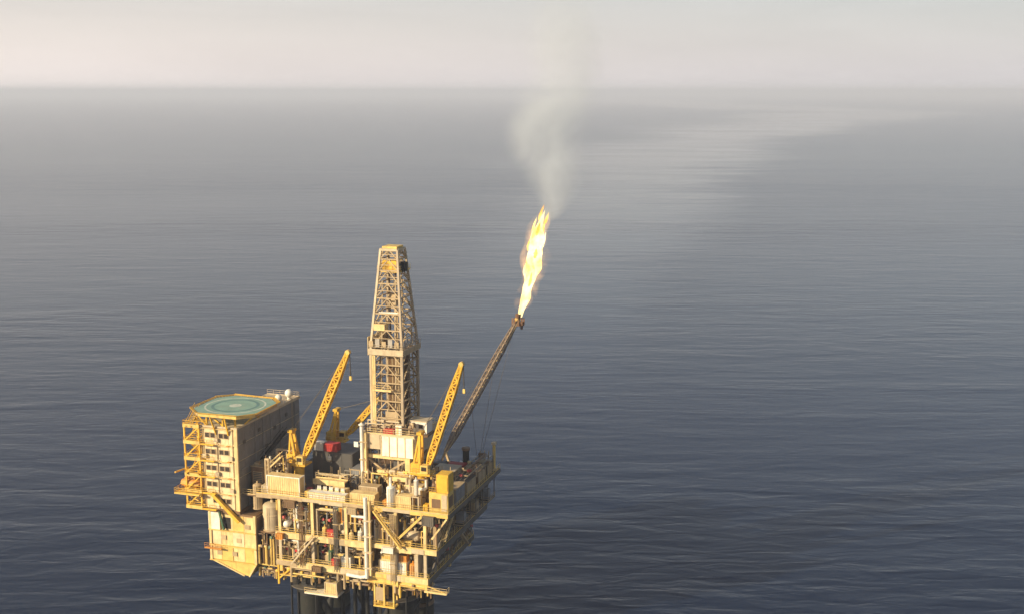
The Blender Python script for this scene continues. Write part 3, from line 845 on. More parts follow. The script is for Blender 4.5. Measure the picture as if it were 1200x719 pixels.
rr = thing('floor_machine', 'red drill floor machine at the foot of the derrick', 'machine', (-11.4, 10.4, DZ))
part(rr, 'body', MB().box(-12.8, -10.2, 9.9, 10.9, DZ + 0.02, DZ + 1.2, 0.1), 'red')
part(rr, 'arm', MB().beam((-11.5, 10.5, DZ + 1.2), (-11.0, 11.5, DZ + 2.2), 0.35), 'brown')

# vertical white risers that line up with the derrick's left leg
rs = thing('riser_column', 'long white vertical riser column on the front of the decks', 'riser', (-12.0, -0.9, 18.3))
part(rs, 'pipe', MB().tube((-12.3, -0.9, 18.3), (-12.3, -0.9, 36.2), 0.42, 14), 'white')
part(rs, 'pipe', MB().tube((-11.4, -0.8, 18.9), (-11.4, -0.8, 35.4), 0.28, 12), 'cream')
for z in (20.5, 24, 27.5, 31):
    part(rs, 'clamp', MB().box(-12.9, -10.95, -1.35, -0.3, z, z + 0.28), 'tan_light')
part(rs, 'foot_elbow', MB().pipe([(-12.3, -0.9, 18.6), (-13.6, -0.9, 18.3), (-17.0, -0.9, 18.5)], 0.4, 12), 'white')
part(rs, 'branch', MB().pipe([(-12.3, -0.9, 31.8), (-15.4, -0.9, 31.8), (-15.4, 0.8, 31.8)], 0.3, 10), 'white')
vs_ = thing('vent_stack', 'white upright vent stack at the left corner of the drilling module', 'vent stack', (-17.4, 8.9, ZT))
part(vs_, 'pipe', MB().tube((-17.4, 8.9, ZT), (-17.4, 8.9, 48.6), 0.42, 14), 'white')
part(vs_, 'pipe', MB().tube((-16.5, 8.9, ZT), (-16.5, 8.9, 47.2), 0.24, 10), 'cream')
for z in (37, 41, 45):
    part(vs_, 'clamp', MB().box(-17.95, -16.1, 8.45, 9.38, z, z + 0.28), 'tan')
part(vs_, 'rain_cap', MB().lathe((-17.4, 8.9, 48.6), [(0.42, 0), (0.75, 0.3), (0.1, 0.8)], 14), 'white')
part(vs_, 'platform', MB().box(-19.0, -18.0, 8.2, 9.6, 44.0, 44.15).box(-19.0, -18.0, 8.15, 8.2, 44.15, 45.2), 'white')

# ---------------------------------------------------------------- cranes
def lattice_boom(root, p, q, w, mat, name='boom', r=0.15, sub=True):
    p, q = Vector(p), Vector(q)
    d = (q - p).normalized()
    side = d.cross(V(0, 0, 1)).normalized()
    if side.length < 0.5: side = V(0, 1, 0)
    nrm = side.cross(d).normalized()
    L = (q - p).length
    def wid(t):
        return w * min(1.0, 0.35 + t / 0.12 * 0.65, 0.45 + (1 - t) / 0.25 * 0.55)
    def cor(i, t):
        s, u = ((-1, -1), (1, -1), (1, 1), (-1, 1))[i]
        return p + d * (L * t) + (side * s + nrm * u) * (wid(t) / 2)
    N = max(6, int(L / (w * 0.95)))
    ts = [k / N for k in range(N + 1)]
    bo = None
    mb = MB()
    for i in range(4):
        for k in range(N):
            mb.beam(cor(i, ts[k]), cor(i, ts[k + 1]), 2.3 * r)
    bo = part(root, name, mb, mat)
    mb = MB()
    for i in range(4):
        j = (i + 1) % 4
        for k in range(N):
            a_, b_ = (i, j) if k % 2 else (j, i)
            mb.beam(cor(a_, ts[k]), cor(b_, ts[k + 1]), r * 1.7)
            mb.beam(cor(i, ts[k]), cor(j, ts[k]), r * 1.4)
    part(bo, 'lacing', mb, mat)
    mb = MB()
    for k in range(N):                                   # walkway along the boom
        mb.beam(p + d * (L * ts[k]), p + d * (L * ts[k + 1]), wid(ts[k]) * 0.8, 0.06)
    part(bo, 'catwalk', mb, mat)
    mb = MB()
    for s in (-0.35, 0, 0.35):
        c = q + side * s * w * 0.7 + d * 0.2
        mb.tube(c - side * 0.12, c + side * 0.12, 0.55, 14)
    part(bo, 'sheave', mb, 'yellow_pale')
    return bo


def crane(label, base, z0, foot, tip, mast, mat, w=1.5, cabside=-1, ped_r=1.15):
    a, b = base
    g = thing('pedestal_crane', label, 'crane', (a, b, z0), 'pedestal cranes')
    zf = foot[2] - 1.6
    part(g, 'pedestal', MB().lathe((a, b, 0), [(ped_r * 1.25, z0), (ped_r, z0 + 0.7), (ped_r, zf - 0.5), (ped_r * 1.35, zf - 0.2), (ped_r * 1.35, zf)], 24), mat)
    part(g, 'slew_platform', MB().box(a - 2.2, a + 2.3, b - 1.7, b + 1.7, zf + 0.02, zf + 0.5, 0.06), mat)
    part(g, 'machinery_house', MB().box(a - 2.3, a - 0.3, b - 1.2, b + 1.3, zf + 0.5, zf + 2.5, 0.1), mat)
    cb_ = part(g, 'cab', MB().box(a + 0.2, a + 1.9, b + cabside * 1.1 - 0.8, b + cabside * 1.1 + 0.8, zf + 0.5, zf + 2.4, 0.08), 'yellow_pale')
    part(cb_, 'window', MB().box(a + 0.45, a + 1.65, b + cabside * 1.1 - 0.84, b + cabside * 1.1 - 0.79, zf + 1.2, zf + 2.1), 'glass')
    part(g, 'handrail', MB().rail([(a - 2.2, b - 1.65, zf + 0.5), (a + 2.2, b - 1.65, zf + 0.5)], r=0.05), 'yellow_pale')
    mt = Vector(mast)
    for s in (-0.9, 0.9):
        part(g, 'mast_leg', MB().beam((a - 0.3, b + s, zf + 0.5), (mt.x, b + s * 0.75, mt.z), 0.5), mat)
        part(g, 'mast_leg', MB().beam((a - 2.0, b + s, zf + 0.5), (mt.x, b + s * 0.75, mt.z), 0.36), mat)
    part(g, 'mast_head', MB().box(mt.x - 0.55, mt.x + 0.55, b - 1.1, b + 1.1, mt.z - 0.3, mt.z + 0.35, 0.08), mat)
    for k in (0.3, 0.6):
        c = Vector((a - 0.3, b, zf + 0.5)).lerp(Vector((mt.x, b, mt.z)), k)
        part(g, 'mast_rung', MB().box(c.x - 0.2, c.x + 0.2, b - 0.95, b + 0.95, c.z - 0.15, c.z + 0.15), mat)
    bo = lattice_boom(g, foot, tip, w, mat)
    tp = Vector(tip)
    for s in (-0.4, 0.4):
        part(g, 'pendant_cable', MB().tube((mt.x, b + s, mt.z), tp + V(0, s * 0.5, 0), 0.045, 5), 'cable')
    hk = tp + V(0.6, 0, -5.5)
    ho = part(g, 'hook_block', MB().box(hk.x - 0.25, hk.x + 0.25, hk.y - 0.2, hk.y + 0.2, hk.z - 0.5, hk.z + 0.5, 0.08), 'yellow_pale')
    part(ho, 'hoist_cable', MB().tube(tp + V(0.5, 0.1, 0), hk + V(0, 0.1, 0.5), 0.08, 5).tube(tp + V(0.5, -0.1, 0), hk + V(0, -0.1, 0.5), 0.08, 5), 'cable')
    return g


crane('yellow pedestal crane with raised boom nearest the living quarters', (-32.4, 8), ZT, (-31.0, 8, 40.4), (-19.9, 8, 64.8), (-33.9, 8, 46.4), 'yellow', 1.3)
crane('yellow pedestal crane with raised boom on the right side of the derrick', (-2.9, 8), ZT, (-1.6, 8, 41.2), (6.1, 8, 64.0), (-3.2, 8, 48.6), 'yellow', 1.25)
crane('small yellow crane behind the dark tank block left of the derrick', (-32.4, 27), ZT, (-30.2, 28.4, 40.2), (-22.2, 28.4, 49.4), (-32.3, 27, 46.4), 'yellow', 1.1, 1, 0.9)

# ---------------------------------------------------------------- flare boom, flame
fb = thing('flare_boom', 'long rusty lattice flare boom leaning out over the sea', 'flare boom', (-6.4, 30.6, ZT))
FB0, FB1 = Vector((-6.4, 30.6, 37.6)), Vector((4.2, 52.0, 65.2))
lattice_boom(fb, FB0, FB1, 1.25, 'boom_steel', 'boom', 0.09)
fd = (FB1 - FB0).normalized()
fs_ = fd.cross(V(0, 0, 1)).normalized()
fn_ = fs_.cross(fd)
part(fb, 'gas_pipe', MB().tube(FB0 + fn_ * 0.2, FB1 + fd * 1.2, 0.28, 10), 'tan')
part(fb, 'gas_pipe', MB().tube(FB0 + fs_ * 0.5, FB1 + fs_ * 0.5, 0.14, 8), 'tan')
part(fb, 'base_frame', MB().box(-8.2, -4.8, 29.4, 31.8, ZT, ZT + 0.5).beam((-7.6, 30.4, ZT + 0.5), FB0, 0.5).beam((-5.2, 30.4, ZT + 0.5), FB0, 0.5), 'tan')
tp = FB1 + fd * 0.6
part(fb, 'tip_platform', MB().lathe((tp.x, tp.y, tp.z - 1.6), [(0.4, 0), (1.5, 0.02), (1.5, 0.22), (0.4, 0.25)], 16), 'rust')
mb = MB()
for i in range(10):
    t = 2 * math.pi * i / 10
    c = Vector((tp.x + 1.45 * math.cos(t), tp.y + 1.45 * math.sin(t), tp.z - 1.4))
    mb.beam(c, c + V(0, 0, 1.5), 0.42, 0.05)
part(fb, 'heat_shield', mb, 'rust')
part(fb, 'burner', MB().lathe((tp.x, tp.y, tp.z - 0.6), [(0.35, -0.6), (0.45, 0.6), (0.7, 1.2), (0.7, 1.8), (0.55, 1.8), (0.4, 1.2)], 16), 'rust')
part(fb, 'burner', MB().lathe((tp.x + 0.9, tp.y, tp.z - 1.9), [(0.3, -0.6), (0.35, 0.6), (0.5, 1.2), (0.4, 1.2)], 12), 'rust')
for k, t in enumerate((0.35, 0.68, 0.97)):
    c = FB0.lerp(FB1, t)
    for s in (-1, 1):
        part(fb, 'guy_cable', MB().tube(c, (1.5 if s > 0 else -13, 31, ZT + 0.3), 0.045, 5), 'cable')

# flame: bright surface tongue with glowing gas round it
def flame_mat(name, col, strength):
    m = bpy.data.materials.new(name); m.use_nodes = True
    nt = m.node_tree; n, l = nt.nodes, nt.links
    n.clear()
    o = n.new('ShaderNodeOutputMaterial'); e = n.new('ShaderNodeEmission')
    tc = n.new('ShaderNodeTexCoord')
    no = n.new('ShaderNodeTexNoise'); no.inputs['Scale'].default_value = 0.35; no.inputs['Detail'].default_value = 3
    l.new(tc.outputs['Object'], no.inputs['Vector'])
    rp = n.new('ShaderNodeValToRGB')
    rp.color_ramp.elements[0].position = 0.35; rp.color_ramp.elements[0].color = (*col[0], 1)
    rp.color_ramp.elements[1].position = 0.62; rp.color_ramp.elements[1].color = (*col[1], 1)
    l.new(no.outputs['Fac'], rp.inputs[0]); l.new(rp.outputs[0], e.inputs[0])
    e.inputs[1].default_value = strength
    l.new(e.outputs[0], o.inputs['Surface'])
    M[name] = m
flame_mat('flame_core', ((1.0, 0.64, 0.14), (1.0, 0.88, 0.48)), 1.5)
def gas_mat(name, col, strength, zlo, zhi):
    m = bpy.data.materials.new(name); m.use_nodes = True
    nt = m.node_tree; n, l = nt.nodes, nt.links
    n.clear()
    o = n.new('ShaderNodeOutputMaterial'); e = n.new('ShaderNodeEmission')
    tc = n.new('ShaderNodeTexCoord')
    no = n.new('ShaderNodeTexNoise'); no.inputs['Scale'].default_value = 0.28; no.inputs['Detail'].default_value = 3
    l.new(tc.outputs['Object'], no.inputs['Vector'])
    mr = n.new('ShaderNodeMapRange')
    mr.inputs[1].default_value = 0.38; mr.inputs[2].default_value = 0.68; mr.inputs[4].default_value = strength
    l.new(no.outputs['Fac'], mr.inputs[0])
    e.inputs[0].default_value = (*col, 1)
    l.new(mr.outputs[0], e.inputs[1])
    l.new(e.outputs[0], o.inputs['Volume'])
    M[name] = m
gas_mat('flame_gas', (1.0, 0.50, 0.14), 0.16, 0, 30)
F0, F1 = Vector((4.6, 52.9, 66.2)), Vector((11.4, 52.9, 93.4))
def spine(t):
    c = F0.lerp(F1, t)
    return c + V(0.9 * math.sin(t * 5.2) * t * (1.1 - t) * 1.8 - 0.6 * t * (1 - t) * 2, 0.6 * math.sin(t * 7), 0)
def tongue(t0, t1, rad, n, seed, off=(0, 0, 0), rows=26):
    rnd = random.Random(seed)
    ph = [rnd.uniform(0, 6.28) for _ in range(6)]
    mb = MB(); vs = []; fs = []
    for k in range(rows + 1):
        t = k / rows
        c = spine(t0 + (t1 - t0) * t) + Vector(off)
        for i in range(n):
            th = 2 * math.pi * i / n
            r = rad(t) * (1 + 0.30 * noise.noise(V(math.cos(th) * 1.2 + seed, math.sin(th) * 1.2, t * 9)) * 2 + 0.14 * math.sin(3 * th + ph[0] + t * 9) + 0.18 * math.sin(2 * th - t * 17 + ph[1]) + 0.12 * math.sin(5 * th + t * 23 + ph[2]))
            vs.append(c + V(math.cos(th) * r, math.sin(th) * r, 0.5 * math.sin(th * 2 + ph[3]) * rad(t)))
    for k in range(rows):
        for i in range(n):
            j = (i + 1) % n
            fs.append((k * n + i, k * n + j, (k + 1) * n + j, (k + 1) * n + i))
    fs.append(tuple(range(n - 1, -1, -1))); fs.append(tuple(range(rows * n, rows * n + n)))
    return mb.add(vs, fs, True)
fl = thing('gas_flame', 'long bright yellow gas flame burning off the flare boom tip', 'flame', tuple(F0))
flame_mat('flame_edge', ((1.0, 0.42, 0.06), (1.0, 0.66, 0.18)), 1.35)
part(fl, 'flame_core', tongue(0.0, 0.96, lambda t: (0.52 + 1.28 * math.sin(math.pi * min(1, t * 0.68 + 0.02)) ** 1.5 * (1 - t ** 5)) * min(1, (1 - t) / 0.22 + 0.01), 22, 3, rows=44), 'flame_core')
frn = random.Random(21)
for k in range(15):
    t0 = 0.22 + 0.66 * (k + frn.random()) / 15
    ang = frn.uniform(0, 6.28)
    w_ = 0.75 + 1.0 * math.sin(math.pi * min(1, t0 * 0.75 + 0.05))
    L_ = frn.uniform(0.08, 0.15)
    R_ = frn.uniform(0.22, 0.45)
    part(fl, 'flame_tongue', tongue(t0, min(1.0, t0 + L_), lambda t, R_=R_: R_ * math.sin(math.pi * (0.02 + 0.97 * t ** 0.7)), 9, 40 + k, (math.cos(ang) * w_ + 0.2, math.sin(ang) * w_, 0), 9), 'flame_edge' if k % 3 else 'flame_core')
part(fl, 'glowing_gas', tongue(0.02, 1.03, lambda t: (0.8 + 2.1 * math.sin(math.pi * min(1, t * 0.7 + 0.1))) * min(1, (1 - t) / 0.25 + 0.01) * min(1, t / 0.08 + 0.02), 16, 11, (0.2, 0, 0)), 'flame_gas')

# smoke plume
def smoke_mat():
    m = bpy.data.materials.new('smoke'); m.use_nodes = True
    nt = m.node_tree; n, l = nt.nodes, nt.links
    n.clear()
    o = n.new('ShaderNodeOutputMaterial'); v = n.new('ShaderNodeVolumePrincipled')
    v.inputs['Color'].default_value = (0.88, 0.94, 1.0, 1)
    v.inputs['Anisotropy'].default_value = 0.0
    at = n.new('ShaderNodeTexCoord')
    no = n.new('ShaderNodeTexNoise'); no.inputs['Scale'].default_value = 0.085; no.inputs['Detail'].default_value = 5
    no.inputs['Roughness'].default_value = 0.6; no.inputs['Distortion'].default_value = 0.8
    l.new(at.outputs['Object'], no.inputs['Vector'])
    def math_(op, a, b=None):
        x = n.new('ShaderNodeMath'); x.operation = op
        for i, t in enumerate((a, b)):
            if t is None: continue
            if isinstance(t, (int, float)): x.inputs[i].default_value = t
            else: l.new(t, x.inputs[i])
        return x.outputs[0]
    # distance from the plume's own axis, which wanders with height
    sp = n.new('ShaderNodeSeparateXYZ'); l.new(at.outputs['Object'], sp.inputs[0])
    fcx = n.new('ShaderNodeFloatCurve'); fcr = n.new('ShaderNodeFloatCurve')
    H = 62.0
    zz = math_('DIVIDE', sp.outputs[2], H)
    def setc(fc, pts):
        c = fc.mapping.curves[0]
        while len(c.points) < len(pts): c.points.new(0.5, 0.5)
        for p, q in zip(c.points, pts): p.location = q
        fc.mapping.update()
        l.new(zz, fc.inputs['Value'])
    setc(fcx, [(z / H, (x + 10) / 20) for z, x, r in PLUME])
    setc(fcr, [(z / H, r / 12) for z, x, r in PLUME])
    ax = math_('MULTIPLY_ADD', fcx.outputs[0], 20.0); n_ = ax.node; n_.inputs[2].default_value = -10.0
    rr = math_('MULTIPLY', fcr.outputs[0], 12.0)
    dx = math_('SUBTRACT', sp.outputs[0], ax)
    q = math_('SQRT', math_('ADD', math_('MULTIPLY', dx, dx), math_('MULTIPLY', sp.outputs[1], sp.outputs[1])))
    q = math_('DIVIDE', q, rr)
    fall = n.new('ShaderNodeMapRange'); fall.interpolation_type = 'SMOOTHSTEP'
    fall.inputs[1].default_value = 0.3; fall.inputs[2].default_value = 0.98
    fall.inputs[3].default_value = 1; fall.inputs[4].default_value = 0
    l.new(q, fall.inputs[0])
    nr = n.new('ShaderNodeMapRange'); nr.inputs[1].default_value = 0.34; nr.inputs[2].default_value = 0.76
    l.new(no.outputs['Fac'], nr.inputs[0])
    thin = n.new('ShaderNodeMapRange'); thin.inputs[1].default_value = 0; thin.inputs[2].default_value = 1
    thin.interpolation_type = 'LINEAR'; thin.inputs[3].default_value = 0.22; thin.inputs[4].default_value = 0.02
    l.new(zz, thin.inputs[0])
    l.new(math_('MULTIPLY', math_('MULTIPLY', fall.outputs[0], nr.outputs[0]), thin.outputs[0]), v.inputs['Density'])
    l.new(v.outputs[0], o.inputs['Volume'])
    M['smoke'] = m
# height above the flame tip, sideways drift, radius
PLUME = [(0, 0, 2.6), (5, 2.4, 5.6), (12, 1.6, 9.6), (20, 0.0, 11.8), (28, 2.6, 11.9), (38, 5.0, 11.8), (48, 4.4, 11.9), (62, 4.0, 11.9)]
smoke_mat()
S0 = (11.0, 52.9, 89.6)
mb = MB(); vs = []; fs = []; n = 20
for (z, x, r) in PLUME:
    for i in range(n):
        t = 2 * math.pi * i / n
        vs.append((S0[0] + x + r * math.cos(t), S0[1] + r * math.sin(t), S0[2] + z))
for k in range(len(PLUME) - 1):
    for i in range(n):
        j = (i + 1) % n
        fs.append((k * n + i, k * n + j, (k + 1) * n + j, (k + 1) * n + i))
fs.append(tuple(range(n - 1, -1, -1))); fs.append(tuple(range((len(PLUME) - 1) * n, len(PLUME) * n)))
mb.add(vs, fs)
single('smoke_plume', 'thin pale smoke plume rising from the flame into the sky', 'smoke', S0, mb, 'smoke', None, 'stuff')
# ---------------------------------------------------------------- equipment on the decks
def container(label, a0, a1, b0, b1, z0, z1, m, trim=None, group=None, name='container', cat='container', roofm=None):
    trim = trim or m
    g = thing(name, label, cat, ((a0 + a1) / 2, (b0 + b1) / 2, z0), group)
    c = 0.14
    part(g, 'body', MB().box(a0 + c, a1 - c, b0 + c, b1 - c, z0 + 0.1, z1 - 0.06), m)
    for a in (a0, a1 - 0.2):
        for b in (b0, b1 - 0.2):
            part(g, 'corner_post', MB().box(a, a + 0.2, b, b + 0.2, z0, z1), trim)
    for (z_, nm) in ((z1 - 0.2, 'top_rail'), (z0, 'bottom_rail')):
        part(g, nm, MB().box(a0 + 0.2, a1 - 0.2, b0 + 0.02, b0 + 0.18, z_, z_ + 0.2), trim)
        part(g, nm, MB().box(a1 - 0.18, a1 - 0.02, b0 + 0.2, b1 - 0.2, z_, z_ + 0.2), trim)
    mb = MB()
    k = max(2, int((a1 - a0) / 0.55))
    for i in range(k):
        x = a0 + 0.3 + (a1 - a0 - 0.6) * (i + 0.5) / k
        mb.box(x - 0.1, x + 0.1, b0 + 0.08, b0 + c, z0 + 0.22, z1 - 0.22)
    k = max(2, int((b1 - b0) / 0.55))
    for i in range(k):
        x = b0 + 0.3 + (b1 - b0 - 0.6) * (i + 0.5) / k
        mb.box(a1 - c, a1 - 0.08, x - 0.1, x + 0.1, z0 + 0.22, z1 - 0.22)
    part(g, 'corrugation', mb, m)
    part(g, 'roof', MB().box(a0 + 0.05, a1 - 0.05, b0 + 0.19, b1 - 0.05, z1 - 0.06, z1 - 0.005), roofm or m)
    return g


def hvessel(label, c, L, r, m, axis='a', group=None):
    a, b, z = c
    g = thing('vessel', label, 'vessel', (a, b, z - r - 0.5), group)
    pr = [(0.02, -L / 2 - r * 0.5), (r * 0.6, -L / 2 - r * 0.38), (r * 0.9, -L / 2 - r * 0.18), (r, -L / 2), (r, L / 2), (r * 0.9, L / 2 + r * 0.18), (r * 0.6, L / 2 + r * 0.38), (0.02, L / 2 + r * 0.5)]
    part(g, 'shell', MB().lathe(c, pr, 20, axis), m)
    for t in (-0.3, 0.3):
        if axis == 'a':
            part(g, 'saddle', MB().box(a + t * L - 0.2, a + t * L + 0.2, b - r * 0.8, b + r * 0.8, z - r - 0.5, z - r * 0.6), 'tan')
        else:
            part(g, 'saddle', MB().box(a - r * 0.8, a + r * 0.8, b + t * L - 0.2, b + t * L + 0.2, z - r - 0.5, z - r * 0.6), 'tan')
    dx = (0.25 * L, 0) if axis == 'a' else (0, 0.25 * L)
    part(g, 'nozzle', MB().tube((a + dx[0], b + dx[1], z + r * 0.9), (a + dx[0], b + dx[1], z + r + 0.55), r * 0.22, 10).tube((a + dx[0], b + dx[1], z + r + 0.5), (a + dx[0], b + dx[1], z + r + 0.6), r * 0.34, 10), m)
    return g


def vtank(label, c, r, h, m, group=None, cap=0.35):
    a, b, z = c
    g = thing('tank', label, 'tank', c, group)
    part(g, 'shell', MB().lathe(c, [(r, 0), (r, h), (r * 0.85, h + r * cap * 0.5), (r * 0.45, h + r * cap * 0.9), (0.02, h + r * cap)], 24), m)
    part(g, 'base_ring', MB().lathe(c, [(r * 1.12, 0), (r * 1.12, 0.25), (r * 1.001, 0.26)], 24), 'tan')
    part(g, 'band', MB().lathe((a, b, z + h * 0.62), [(r * 1.001, 0), (r * 1.05, 0.02), (r * 1.05, 0.18), (r * 1.001, 0.2)], 24), m)
    part(g, 'nozzle', MB().tube((a, b, z + h), (a, b, z + h + r * cap + 0.5), 0.15 * r + 0.06, 8), m)
    part(g, 'ladder', MB().beam((a - 0.2, b - r - 0.12, z), (a - 0.2, b - r - 0.12, z + h), 0.06).beam((a + 0.2, b - r - 0.12, z), (a + 0.2, b - r - 0.12, z + h), 0.06), 'tan_light')
    return g


def skid(label, a0, a1, b0, b1, z0, h, m, m2='tan', group=None):
    g = thing('pump_skid', label, 'machine', ((a0 + a1) / 2, (b0 + b1) / 2, z0), group)
    L = a1 - a0; bm = (b0 + b1) / 2
    part(g, 'base_frame', MB().box(a0, a1, b0, b0 + 0.2, z0, z0 + 0.3).box(a0, a1, b1 - 0.2, b1, z0, z0 + 0.3).box(a0, a0 + 0.2, b0 + 0.2, b1 - 0.2, z0, z0 + 0.29).box(a1 - 0.2, a1, b0 + 0.2, b1 - 0.2, z0, z0 + 0.29), m2)
    part(g, 'motor', MB().lathe((a0 + L * 0.28, bm, z0 + 0.3 + h * 0.33), [(h * 0.26, -L * 0.2), (h * 0.32, -L * 0.17), (h * 0.32, L * 0.17), (h * 0.2, L * 0.2)], 14, 'a'), m)
    part(g, 'pump_casing', MB().box(a0 + L * 0.55, a1 - 0.25, b0 + 0.3, b1 - 0.3, z0 + 0.3, z0 + h * 0.75, 0.08), m2)
    part(g, 'control_box', MB().box(a1 - L * 0.3, a1 - 0.3, b0 + 0.25, b0 + 0.55, z0 + h * 0.75, z0 + h, 0.03), 'cream')
    part(g, 'pipework', MB().pipe([(a0 + L * 0.62, bm, z0 + h * 0.5), (a0 + L * 0.62, bm, z0 + h * 1.15), (a0 + 0.2, bm, z0 + h * 1.15), (a0 + 0.2, bm, z0 + 0.3)], 0.11, 8), m)
    return g


def manifold(label, a, b, z, h, m, group=None):
    g = thing('valve_manifold', label, 'manifold', (a, b, z), group)
    part(g, 'stem', MB().tube((a, b, z), (a, b, z + h), 0.22, 10).box(a - 0.4, a + 0.4, b - 0.4, b + 0.4, z + h * 0.45, z + h * 0.6), m)
    part(g, 'arm', MB().pipe([(a, b, z + h * 0.52), (a + 1.1, b, z + h * 0.52), (a + 1.1, b, z)], 0.14, 8).pipe([(a, b, z + h * 0.75), (a - 0.9, b, z + h * 0.75), (a - 0.9, b, z)], 0.12, 8), m)
    for k in (0.3, 0.52, 0.75):
        part(g, 'hand_wheel', MB().tube((a, b - 0.5, z + h * k), (a, b - 0.56, z + h * k), 0.32, 12).tube((a, b, z + h * k), (a, b - 0.5, z + h * k), 0.05, 6), 'red' if k == 0.52 else m)
    return g


def piperack(label, a0, a1, b, z0, z1, ms, n=4, group=None):
    g = thing('pipe_rack', label, 'pipes', ((a0 + a1) / 2, b, z0), group)
    k = max(2, int((a1 - a0) / 4) + 1)
    for i in range(k):
        x = a0 + 0.3 + (a1 - a0 - 0.6) * i / (k - 1)
        part(g, 'support', MB().beam((x, b - 0.5, z0), (x, b - 0.5, z1), 0.18).beam((x, b + 0.5, z0), (x, b + 0.5, z1), 0.18).beam((x, b - 0.6, z1), (x, b + 0.6, z1), 0.18), 'tan_light')
    for i in range(n):
        y = b - 0.45 + 0.9 * i / max(1, n - 1)
        r = random.choice((0.11, 0.15, 0.2))
        part(g, 'pipe', MB().pipe([(a0, y, z0 + 0.2), (a0, y, z1 + 0.1 + r), (a1, y, z1 + 0.1 + r), (a1, y, z0 + 0.5 + 0.2 * i)], r, 8), ms[i % len(ms)])
    return g


def siderack(label, a, b0, b1, z0, z1, ms, n=3):
    g = thing('pipe_rack', label, 'pipes', (a, (b0 + b1) / 2, z0))
    for i in range(max(2, int((b1 - b0) / 5))):
        x = b0 + 0.5 + (b1 - b0 - 1) * i / max(1, int((b1 - b0) / 5) - 1)
        part(g, 'support', MB().beam((a, x, z0), (a, x, z1 + 0.4), 0.16), 'tan')
    for i in range(n):
        z = z0 + (z1 - z0) * (i + 0.6) / n
        r = random.choice((0.12, 0.17, 0.22))
        part(g, 'pipe', MB().pipe([(a + 0.25, b0, z0 + 0.2), (a + 0.25, b0, z), (a + 0.25, b1, z), (a + 0.25, b1, z0 + 0.3)], r, 8), ms[i % len(ms)])
    return g


def module(label, a0, a1, b0, b1, z0, z1, m, tm='tan', name='process_module', cat='module', lm='dark_grey', grille=True):
    g = thing(name, label, cat, ((a0 + a1) / 2, (b0 + b1) / 2, z0))
    part(g, 'body', MB().box(a0, a1, b0, b1, z0 + 0.02, z1, 0.05), m)
    n = max(1, round((a1 - a0) / 2.4)); w = (a1 - a0) / n
    for i in range(n):
        x = a0 + w * (i + 0.5)
        if grille and random.random() < 0.5:
            q = part(g, 'louvre_frame', MB().box(x - w * 0.36, x + w * 0.36, b0 - 0.08, b0 - 0.002, z0 + (z1 - z0) * 0.3, z0 + (z1 - z0) * 0.8), tm)
            mb = MB()
            for k in range(6):
                zz = z0 + (z1 - z0) * (0.34 + 0.075 * k)
                mb.box(x - w * 0.32, x + w * 0.32, b0 - 0.13, b0 - 0.081, zz, zz + (z1 - z0) * 0.045)
            part(q, 'louvre', mb, lm)
        else:
            part(g, 'wall_panel', MB().box(x - w * 0.44, x + w * 0.44, b0 - 0.06, b0 - 0.002, z0 + 0.2, z1 - 0.2, 0.02), m)
    n = max(1, round((b1 - b0) / 2.6)); w = (b1 - b0) / n
    for i in range(n):
        x = b0 + w * (i + 0.5)
        part(g, 'side_panel', MB().box(a1 + 0.002, a1 + 0.06, x - w * 0.42, x + w * 0.42, z0 + 0.25, z1 - 0.25, 0.02), m if random.random() < 0.6 else tm)
    part(g, 'roof_edge', MB().box(a0 - 0.08, a1 + 0.08, b0 - 0.15, b1 + 0.08, z1, z1 + 0.14), tm)
    part(g, 'duct', MB().box(a0 + 0.5, a0 + 1.5, b0 + 0.6, b0 + 1.6, z1 + 0.14, z1 + 0.75), tm)
    return g


def stair(label, p, q, w, m, side=(0, 1, 0)):
    p, q = Vector(p), Vector(q)
    g = thing('stair', label, 'stair', tuple(p))
    s = Vector(side) * (w / 2)
    for k in (-1, 1):
        part(g, 'stringer', MB().beam(p + s * k, q + s * k, 0.08, 0.32), m)
        part(g, 'handrail', MB().tube(p + s * k + V(0, 0, 1), q + s * k + V(0, 0, 1), 0.06, 5), m)
    mb = MB(); n = int((q - p).length / 0.33)
    for i in range(n):
        c = p.lerp(q, (i + 0.5) / n)
        mb.beam(c - s, c + s, 0.3, 0.05)
    part(g, 'tread', mb, m, kind='stuff')
    return g


def firebox(label, a, b, z, s=1.0):
    g = thing('fire_cabinet', label, 'cabinet', (a, b, z), 'red fire cabinets')
    part(g, 'body', MB().box(a - 0.6 * s, a + 0.6 * s, b - 0.4, b + 0.4, z, z + 1.5 * s, 0.06), 'red')
    part(g, 'door', MB().box(a - 0.45 * s, a + 0.45 * s, b - 0.45, b - 0.4, z + 0.15, z + 1.3 * s), 'red')
    part(g, 'handle', MB().box(a + 0.25 * s, a + 0.33 * s, b - 0.5, b - 0.45, z + 0.6 * s, z + 0.9 * s), 'white')
    return g


